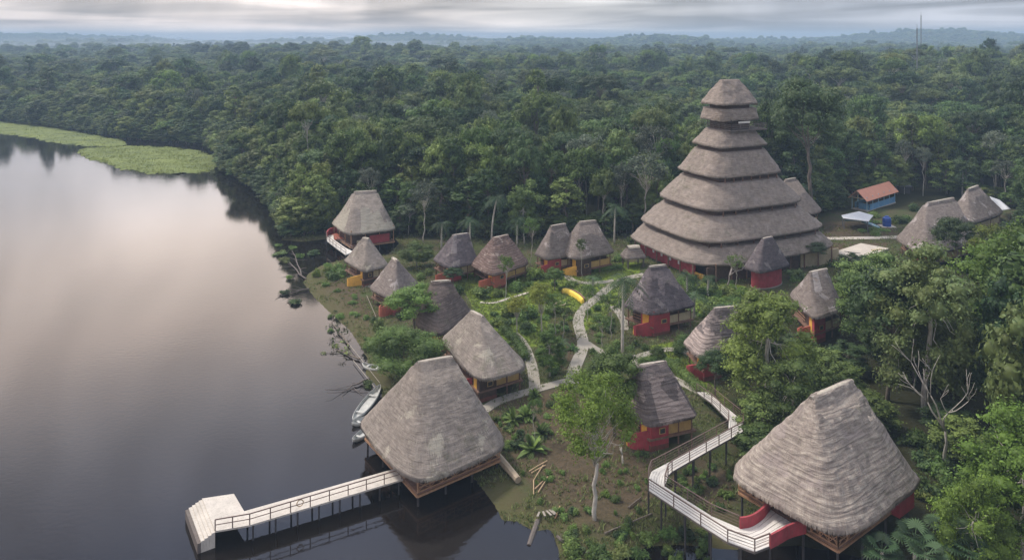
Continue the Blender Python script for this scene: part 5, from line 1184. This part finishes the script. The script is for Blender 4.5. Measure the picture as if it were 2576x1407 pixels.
hedge([(1465, 682), (1500, 684), (1560, 676)], 1.2, 1.0, 'low dark hedge under the yellow stair cabin')
hedge([(1268, 838), (1305, 868), (1318, 905)], 1.6, 1.3, 'curved green hedge hugging the grey cabin near the lower path')
hedge([(1715, 868), (1708, 892)], 1.8, 1.7, 'short rounded clipped hedge by the patchy cabin')
hedge([(1612, 915), (1640, 908), (1680, 915)], 1.3, .9, 'low green hedge above the ragged mauve cabin ridge')

# ------------------------------------------------------------------ ground cover and floating grass
def tufts(name, pts, size, mat, blades=7, seed=1, tall=1.0):
    rng = np.random.default_rng(seed); n = len(pts); P = np.repeat(pts, blades, 0); m = len(P); az = rng.uniform(0, 6.28, m); s = size * rng.uniform(.5, 1.4, m)
    off = rng.normal(0, size * .35, (m, 2)); P = P.copy(); P[:, :2] += off; d = np.stack([np.cos(az), np.sin(az), np.zeros(m)], 1); w = np.stack([-d[:, 1], d[:, 0], d[:, 2]], 1) * (s * .13)[:, None]; tip = P + d * (s * rng.uniform(.2, .8, m))[:, None] + np.array([0, 0, 1]) * (s * tall * rng.uniform(.5, 1, m))[:, None]
    V = np.stack([P - w, P + w, tip], 1).reshape(-1, 3); F = np.arange(m * 3).reshape(m, 3); T = np.repeat(rng.uniform(0, 1, m), 3)
    return mesh_from(name, V, F, M_[mat], attrs={'tint': T})
M_['grass'] = leaf('grass_blades', [(.065, .11, .026), (.11, .145, .04), (.14, .13, .055)], .25)
M_['grass_g'] = leaf('lawn_blades', [(.13, .20, .03), (.21, .26, .045)], .3)
M_['reed'] = leaf('floating_grass_blades', [(.13, .17, .034), (.17, .21, .045)], .35)
def grass():
    rng = np.random.default_rng(3); n = 52000; Y = rng.uniform(60, 172, n); X = rng.uniform(-.45, .62, n) * Y; P = np.stack([X, Y], 1); d = sdist(P, LAKE); c = sdist(P, CLEAR); ok = (d > .15) & (c < 3)
    patch = np.sin(P[:, 0] * .5 + 2 * np.sin(P[:, 1] * .31)) * np.cos(P[:, 1] * .43 + P[:, 0] * .1)
    dirt = np.zeros(n, bool)
    for q in DIRT: dirt |= sdist(P, q) < -.5
    ok &= (patch > -.35) & ~(dirt & (rng.uniform(0, 1, n) < .4))
    for hx, hy, hr in HUTS: ok &= np.hypot(P[:, 0] - hx, P[:, 1] - hy) > hr * .6
    P = P[ok]; tag(link('grass', tufts('grass', np.c_[P, gz(P)], .34, 'grass', 7)), 'rough grass and weeds covering the open ground', None, None, 'stuff')
    n = 26000; Y = rng.uniform(88, 150, n); X = rng.uniform(-.12, .34, n) * Y; P = np.stack([X, Y], 1); ok = np.zeros(n, bool)
    for q in LAWN: ok |= sdist(P, q) < 0
    P = P[ok]; tag(link('lawn_grass', tufts('lawn_grass', np.c_[P, gz(P)], .2, 'grass_g', 8, 2)), 'short green lawn grass in the garden', None, None, 'stuff')
grass()
def reed_bed(px, label, seed):
    poly = np.array([W(x, y)[:2] for x, y in px]); lo, hi = poly.min(0), poly.max(0); st = 1.6; xs = np.arange(lo[0], hi[0] + st, st); ys = np.arange(lo[1], hi[1] + st, st); Xg, Yg = np.meshgrid(xs, ys); P = np.stack([Xg.ravel(), Yg.ravel()], 1)
    s = sdist(P, poly) + 1.2 * np.sin(P[:, 0] * 1.7 + P[:, 1]) + 1.6 * np.sin(P[:, 0] * .7) * np.sin(P[:, 1] * .45); z = np.where(s < 0, np.minimum(.35, -s * .25) + .12 * np.sin(P[:, 0] * .31 + 1) * np.sin(P[:, 1] * .27), -.3)
    nx = len(xs); I = np.arange(len(P)).reshape(len(ys), nx); F = np.stack([I[:-1, :-1], I[:-1, 1:], I[1:, 1:], I[1:, :-1]], -1).reshape(-1, 4); keep = (s[F] < 2.2).all(1); F = F[keep]
    m, nt, b = new_mat('floating_grass'); q = NT(nt); tc = q.N('ShaderNodeTexCoord').outputs['Object']; a = q.noise(q.mapv(tc, (.5, 1.3, 1)), .07, 6, .7, 1.0); e = q.noise(q.mapv(tc, (.35, 1.2, 1)), .22, 6, .7, .8)
    c = q.mix(q.rng(a, .35, .65, 0, 1), (.105, .140, .028), (.185, .225, .046)); c = q.mix(q.rng(e, .46, .66, 0, .8), c, (.048, .075, .022)); q.put(b.inputs['Base Color'], c); b.inputs['Roughness'].default_value = .9; q.put(b.inputs['Normal'], q.bump(e, .8, .5))
    rng = np.random.default_rng(seed); n = 7000; R = rng.uniform(lo, hi, (n, 2)); R = R[sdist(R, poly) < -.2]
    root = empty('floating_grass_bed', (*poly.mean(0), 0), label, None); root['kind'] = 'stuff'
    org = np.array([*poly.mean(0), 0]); link('mat', mesh_from('mat', np.c_[P, z] - org, F, m, True), root)
    link('blades', tufts('blades', np.c_[R, np.full(len(R), .2)] - org, .55, 'reed', 5, seed), root)
reed_bed([(-420, 325), (-60, 318), (0, 306), (70, 308), (150, 320), (230, 338), (310, 352), (316, 364), (300, 369), (210, 368), (130, 358), (70, 344), (0, 336), (-60, 336), (-420, 345)], 'long bright green floating grass bed along the far lakeshore', 4)
reed_bed([(190, 382), (215, 373), (270, 370), (340, 368), (430, 371), (500, 380), (548, 396), (556, 416), (530, 432), (450, 438), (380, 437), (320, 428), (265, 411), (215, 396)], 'tongue shaped bright green floating grass bed nearer the camera', 5)

# ------------------------------------------------------------------ forest: single trees in front, one mass behind
for q in ((2345, 830, 2440, 1150), (2312, 850, 2342, 1015)): PROTECT.append((*q, G((q[0] + q[2]) / 2, q[3] + 15)[1]))
def forest():
    rng = np.random.default_rng(11); rnd = random.Random(11); cand = []
    # denser along edges, jittered grid
    for cell, y0, y1 in ((5.6, 55, 215), ):
        for Y in np.arange(y0, y1, cell):
            for X in np.arange(-.78 * Y - 8, .78 * Y + 12, cell):
                cand.append((X + rng.uniform(-.42, .42) * cell, Y + rng.uniform(-.42, .42) * cell))
    P = np.array(cand); d = sdist(P, LAKE); c = sdist(P, CLEAR); z = gz(P); keep = []
    prof_x = [1500, 1830, 1950, 2040, 2100, 2180, 2260, 2350, 2420, 2500, 2575, 2800]; prof_y = [1150, 900, 860, 760, 700, 625, 640, 640, 590, 560, 540, 500]
    for i, (X, Y) in enumerate(P):
        if d[i] < .8 or c[i] < .5: continue
        bx, by = proj((X, Y, z[i])); edge = d[i] < 9 or c[i] < 8
        h = rnd.uniform(15, 23) if not edge else rnd.uniform(9, 17)
        if rnd.random() < .07: h *= 1.25
        r = rnd.uniform(3.6, 5.6) * (.8 if edge else 1)
        if by > 640 and bx > 1500:                     # slope on the right: keep the view over it open
            lim = CAM_H - (np.interp(bx, prof_x, prof_y) + rnd.uniform(0, 60) - YH) * Y / FPX - z[i]; h = min(h, lim); r = min(r, 4.6)
            if h < 4.5: h = rnd.uniform(3, 4.5); r = 2.6
            if bx > 1500 and by > 1150 and bx < 2330: h = min(h, 5)
        if blocked(X, Y, r, h, 6):
            h2 = rnd.uniform(3.5, 6); r = 2.6
            if blocked(X, Y, r, h2, 6): continue
            h = h2
        k = FPX / Y; vis_w = r * k; y_t = YH + (CAM_H - z[i] - h) * k
        if bx + vis_w < -60 or bx - vis_w > 2640 or y_t > 1420: continue
        if any(math.hypot(X - a, Y - b) < q * .6 for a, b, q in TREES): continue
        keep.append((Y, X, h, r, z[i], edge, bx, by))
    for poly, lo, hi, stp, dd in ((LAKE[13:22], 0, 0, 3.0, 1.6), (LAKE[13:20], 0, 0, 3.6, 4.2), (CLEAR[:12], 0, 0, 3.8, 1.5), (CLEAR[:12], 0, 0, 4.4, 5.0)):
        for a, b in polyline_resample(poly, stp):
            a += rng.normal(0, .8); b += rng.normal(0, .8) + (0 if poly is CLEAR else 0); q = np.array([[a, b]])
            g2 = np.array([sdist(q + (.5, 0), LAKE if dd in (1.6, 4.2) else CLEAR)[0] - sdist(q - (.5, 0), LAKE if dd in (1.6, 4.2) else CLEAR)[0], sdist(q + (0, .5), LAKE if dd in (1.6, 4.2) else CLEAR)[0] - sdist(q - (0, .5), LAKE if dd in (1.6, 4.2) else CLEAR)[0]])
            p = q[0] + g2 * dd
            if sdist(p[None], LAKE)[0] < .3 or sdist(p[None], CLEAR)[0] < .3: continue
            h, r = rnd.uniform(3.5, 7.5), rnd.uniform(2.0, 3.4)
            if blocked(p[0], p[1], r, h, 6) or p[1] > 205: continue
            z0 = gz1(*p); bx, by = proj((p[0], p[1], z0)); keep.append((p[1], p[0], h, r, z0, True, bx, by))
    keep.sort(); single = keep[:300]; rest = keep[300:]; print('forest candidates', len(keep), 'single to Y', single[-1][0])
    names = {'dome': 'dome crowned', 'tall': 'vine clad', 'umbrella': 'flat topped', 'bushy': 'bushy', 'airy': 'sparse grey', 'garden': 'feathery'}
    col = {'leaf_mid': 'mid green', 'leaf_dark': 'dark green', 'leaf_bright': 'light green', 'leaf_grey': 'pale', 'leaf_garden': 'green'}
    def pick(edge, h):
        if h < 7: return rnd.choice((7, 8, 9, 11))
        return rnd.choice((7, 8, 9, 9, 3, 7, 4, 10, 2)) if edge else rnd.choice((0, 1, 2, 0, 1, 3, 5, 6, 7, 8, 2, 9, 0, 10, 11))
    def zone(bx, by, Y):
        if bx < 620: return 'on the far shore behind grass beds'
        if bx < 870: return 'on the shore left of overwater pavilion' if Y < 190 else 'deep in wood left of overwater pavilion'
        if bx < 1100: return 'behind the overwater pavilion'
        if bx < 1340: return 'behind the dark and brown cabins'
        if bx < 1620: return 'behind the yellow stair cabin'
        if by < 640 and bx < 2090: return 'behind the tall thatched tower'
        if by < 600: return 'behind the blue pavilion' if bx < 2340 else 'behind the tarp and thatched houses'
        if by < 800: return 'on the slope below the concrete slab' if bx < 2300 else 'in jungle below the brown thatched house'
        if by < 1000: return 'on the slope around the hidden cabins' if bx < 2250 else 'in the mid right jungle'
        if by < 1230: return 'between the boardwalk and the forest pavilion' if bx < 2000 else 'right behind the forest pavilion' if bx < 2350 else 'in jungle by the pale dead tree'
        return 'beside and below the forest pavilion'
    for (Y, X, h, r, zz, edge, bx, by) in single:
        k = pick(edge, h); kind, lm, pr = P_[k]; zn = zone(bx, by, Y); sz = 'low ' if h < 7 else 'tall ' if h > 20 else ''
        place_tree(pr, X, Y, h, r, sz + names[kind] + ' ' + col[lm] + ' tree ' + zn, 'forest trees ' + zn, rng=rnd, zb=zz)
    # the mass of the forest, one object
    pts = [(X, Y, zz, h / 20, r / 6, pick(edge, h)) for (Y, X, h, r, zz, edge, bx, by) in rest]
    for cell, y0, y1, wf, sc in ((6.2, 215, 620, .80, 1.0), (9.5, 620, 1500, .80, 1.35), (17, 1500, 4600, .80, 2.0)):
        ys = np.arange(y0, y1, cell); n = 0; Q = []
        for Y in ys:
            xs = np.arange(-wf * Y - 10, wf * Y + 10, cell); Q.append(np.c_[xs, np.full(len(xs), Y)])
        Q = np.concatenate(Q); Q += rng.uniform(-.45, .45, Q.shape) * cell; Q = Q[sdist(Q, LAKE) > 1.5]; zz = gz(Q)
        em = rng.uniform(0, 1, len(Q)); hh = np.where(em < .035, rng.uniform(1.3, 1.65, len(Q)), rng.uniform(.75, 1.15, len(Q)))
        clump = .5 + .5 * np.sin(Q[:, 0] * .021 + 3 * np.sin(Q[:, 1] * .013)) * np.sin(Q[:, 1] * .017 + 1)
        hh *= .86 + .26 * clump; rr = rng.uniform(.62, .98, len(Q)) * sc * np.where(em < .035, 1.35, 1)
        hh = hh * (1 if sc < 1.9 else 1.05)
        if y0 < 1500: id_ = rng.choice([0, 1, 2, 0, 1, 3, 5, 6, 7, 8, 2, 9, 10, 11] if y0 < 600 else [0, 1, 2, 5, 7, 8, 12, 13], len(Q))
        else: id_ = rng.choice([12, 13, 14], len(Q))
        ds = sdist(Q, LAKE); nearw = (ds < 16) & (Q[:, 1] < 700); id_[nearw] = rng.choice([7, 8, 9, 7, 9, 11, 3], nearw.sum()); hh[nearw] *= np.clip(.5 + ds[nearw] / 30, .5, 1)
        for a, b, c2, d2, e2, f2 in zip(Q[:, 0], Q[:, 1], zz, hh, rr, id_): pts.append((a, b, c2, d2, e2, int(f2)))
    # low overhanging fringe along the far shore
    S = polyline_resample(LAKE[:19], 2.6)
    for off in (.2, 2.6, 5.5):
        for a, b in S + rng.normal(0, .9, S.shape):
            q = np.array([[a, b]]);
            if b < 172: continue
            g2 = np.array([sdist(q + (e, 0), LAKE)[0] - sdist(q - (e, 0), LAKE)[0] for e in (.5,)] + [sdist(q + (0, .5), LAKE)[0] - sdist(q - (0, .5), LAKE)[0]]); p = q[0] + g2 * (off + 1.0 - sdist(q, LAKE)[0])
            pts.append((p[0], p[1], .1, rng.uniform(.22, .5) + off * .03, rng.uniform(.45, .75), int(rng.choice([7, 8, 9]))))
    # low detail crowns for the far part
    pc = bpy.data.collections.new('forest_kinds'); protos = []
    for k in range(13):
        if k == 12: break
        protos.append(P_[k][2][:2])
    for s in (91, 92, 93):
        rg = np.random.default_rng(s); lobes = []
        for i in range(24):
            q = rg.uniform(0, 6.28); ct = rg.uniform(-.2, 1); st = math.sqrt(1 - ct * ct); rr = rg.uniform(.5, .85); sz = rg.uniform(1.2, 2.6); lobes.append((math.cos(q) * st * 5.8 * rr, math.sin(q) * st * 5.8 * rr, 12.5 + ct * 6 * rr, sz, sz, sz * .75))
        protos.append((cloud_mesh('far_crown', lobes, 1.1, .8, rg, M_['leaf_mid' if s != 92 else 'leaf_dark'], core=.8),))
    for i, me in enumerate(protos):
        sub = bpy.data.collections.new('kind_%02d' % i); pc.children.link(sub)
        for q in me: sub.objects.link(bpy.data.objects.new('kind_%02d' % i, q))
    A = np.array(pts); me = mesh_from('forest', A[:, :3], np.zeros((0, 3), int)) if False else bpy.data.meshes.new('forest')
    me.vertices.add(len(A)); me.vertices.foreach_set('co', A[:, :3].astype(np.float32).ravel())
    at = me.attributes.new('scl', 'FLOAT_VECTOR', 'POINT'); at.data.foreach_set('vector', np.c_[A[:, 4], A[:, 4], A[:, 3]].astype(np.float32).ravel())
    at = me.attributes.new('rot', 'FLOAT_VECTOR', 'POINT'); R = np.zeros((len(A), 3), np.float32); R[:, 2] = rng.uniform(0, 6.28, len(A)); at.data.foreach_set('vector', R.ravel())
    at = me.attributes.new('idx', 'INT', 'POINT'); at.data.foreach_set('value', A[:, 5].astype(np.int32))
    o = link('forest', me); tag(o, 'unbroken rainforest canopy stretching from behind the village to the horizon', None, None, 'stuff')
    ng = bpy.data.node_groups.new('scatter', 'GeometryNodeTree'); ng.interface.new_socket('Geometry', in_out='INPUT', socket_type='NodeSocketGeometry'); ng.interface.new_socket('Geometry', in_out='OUTPUT', socket_type='NodeSocketGeometry')
    N = ng.nodes; gi = N.new('NodeGroupInput'); go = N.new('NodeGroupOutput'); ip = N.new('GeometryNodeInstanceOnPoints'); ci = N.new('GeometryNodeCollectionInfo'); ci.inputs['Collection'].default_value = pc; ci.inputs['Separate Children'].default_value = True; ci.inputs['Reset Children'].default_value = True
    def na(n, t): x = N.new('GeometryNodeInputNamedAttribute'); x.data_type = t; x.inputs['Name'].default_value = n; return [s for s in x.outputs if s.enabled][0]
    L = ng.links; L.new(gi.outputs[0], ip.inputs['Points']); L.new(ci.outputs[0], ip.inputs['Instance']); ip.inputs['Pick Instance'].default_value = True
    L.new(na('idx', 'INT'), ip.inputs['Instance Index']); L.new(na('scl', 'FLOAT_VECTOR'), ip.inputs['Scale'])
    er = N.new('FunctionNodeEulerToRotation'); L.new(na('rot', 'FLOAT_VECTOR'), er.inputs[0]); L.new(er.outputs[0], ip.inputs['Rotation']); L.new(ip.outputs[0], go.inputs[0])
    md = o.modifiers.new('scatter', 'NODES'); md.node_group = ng; print('forest mass', len(A))
forest()

# ------------------------------------------------------------------ haze
def haze():
    m = bpy.data.materials.new('haze_air'); m.use_nodes = True; nt = m.node_tree; nt.nodes.clear(); o = nt.nodes.new('ShaderNodeOutputMaterial'); v = nt.nodes.new('ShaderNodeVolumePrincipled')
    v.inputs['Color'].default_value = (.44, .61, .82, 1); v.inputs['Density'].default_value = .00036; v.inputs['Anisotropy'].default_value = .0; nt.links.new(v.outputs[0], o.inputs['Volume'])
    mb = MB(); mb.box((0, 3800), (1, 0), (0, 1), 6500, 4000, -3.5, 95); h = mb.build('haze', m); tag(h, 'thin blue morning haze over the forest', None, None, 'stuff')
haze()
def mist(name, label, c, hu, hv, z1, dens):
    m = bpy.data.materials.new(name + '_air'); m.use_nodes = True; nt = m.node_tree; nt.nodes.clear(); o = nt.nodes.new('ShaderNodeOutputMaterial'); v = nt.nodes.new('ShaderNodeVolumePrincipled')
    v.inputs['Color'].default_value = (.80, .88, 1.0, 1); v.inputs['Density'].default_value = dens; nt.links.new(v.outputs[0], o.inputs['Volume'])
    mb = MB(); n = 22; ring = []
    for k in range(n): a = 2 * math.pi * k / n; ring.append(np.array(c) + (math.cos(a) * hu * (1 + .15 * math.sin(3 * a)), math.sin(a) * hv * (1 + .12 * math.cos(4 * a))))
    mb.prism(ring, 1.0, [z1 * (1 + .2 * math.sin(2 * k)) for k in range(n)]); tag(mb.build(name, m), label, None, None, 'stuff')
mist('mist', 'pale low mist lying between the distant forest hills', (-900, 1750), 760, 420, 27, .0011)
mist('mist', 'thinner upper layer of the mist between the distant hills', (-820, 1850), 820, 480, 36, .0005)
mist('mist', 'faint topmost veil of mist before the far left ridge', (-980, 1900), 900, 560, 47, .0002)

# ------------------------------------------------------------------ tell look-alikes apart by their order from the left
def ordinals():
    seen = {}
    for o in bpy.data.objects:
        if o.parent is None and o.get('category') in ('tree', 'shrub'): seen.setdefault(o['label'], []).append(o)
    W_ = 'first second third fourth fifth sixth seventh eighth ninth tenth eleventh twelfth thirteenth fourteenth fifteenth sixteenth seventeenth eighteenth nineteenth twentieth'.split()
    for lab, L in seen.items():
        if len(L) < 2: continue
        L.sort(key=lambda o: o.location.x / o.location.y)
        for i, o in enumerate(L):
            o['label'] = lab + (', leftmost' if i == 0 else ', rightmost' if i == len(L) - 1 else ', ' + (W_[i] if i < 20 else 'number %d' % (i + 1)) + ' from left')
ordinals()
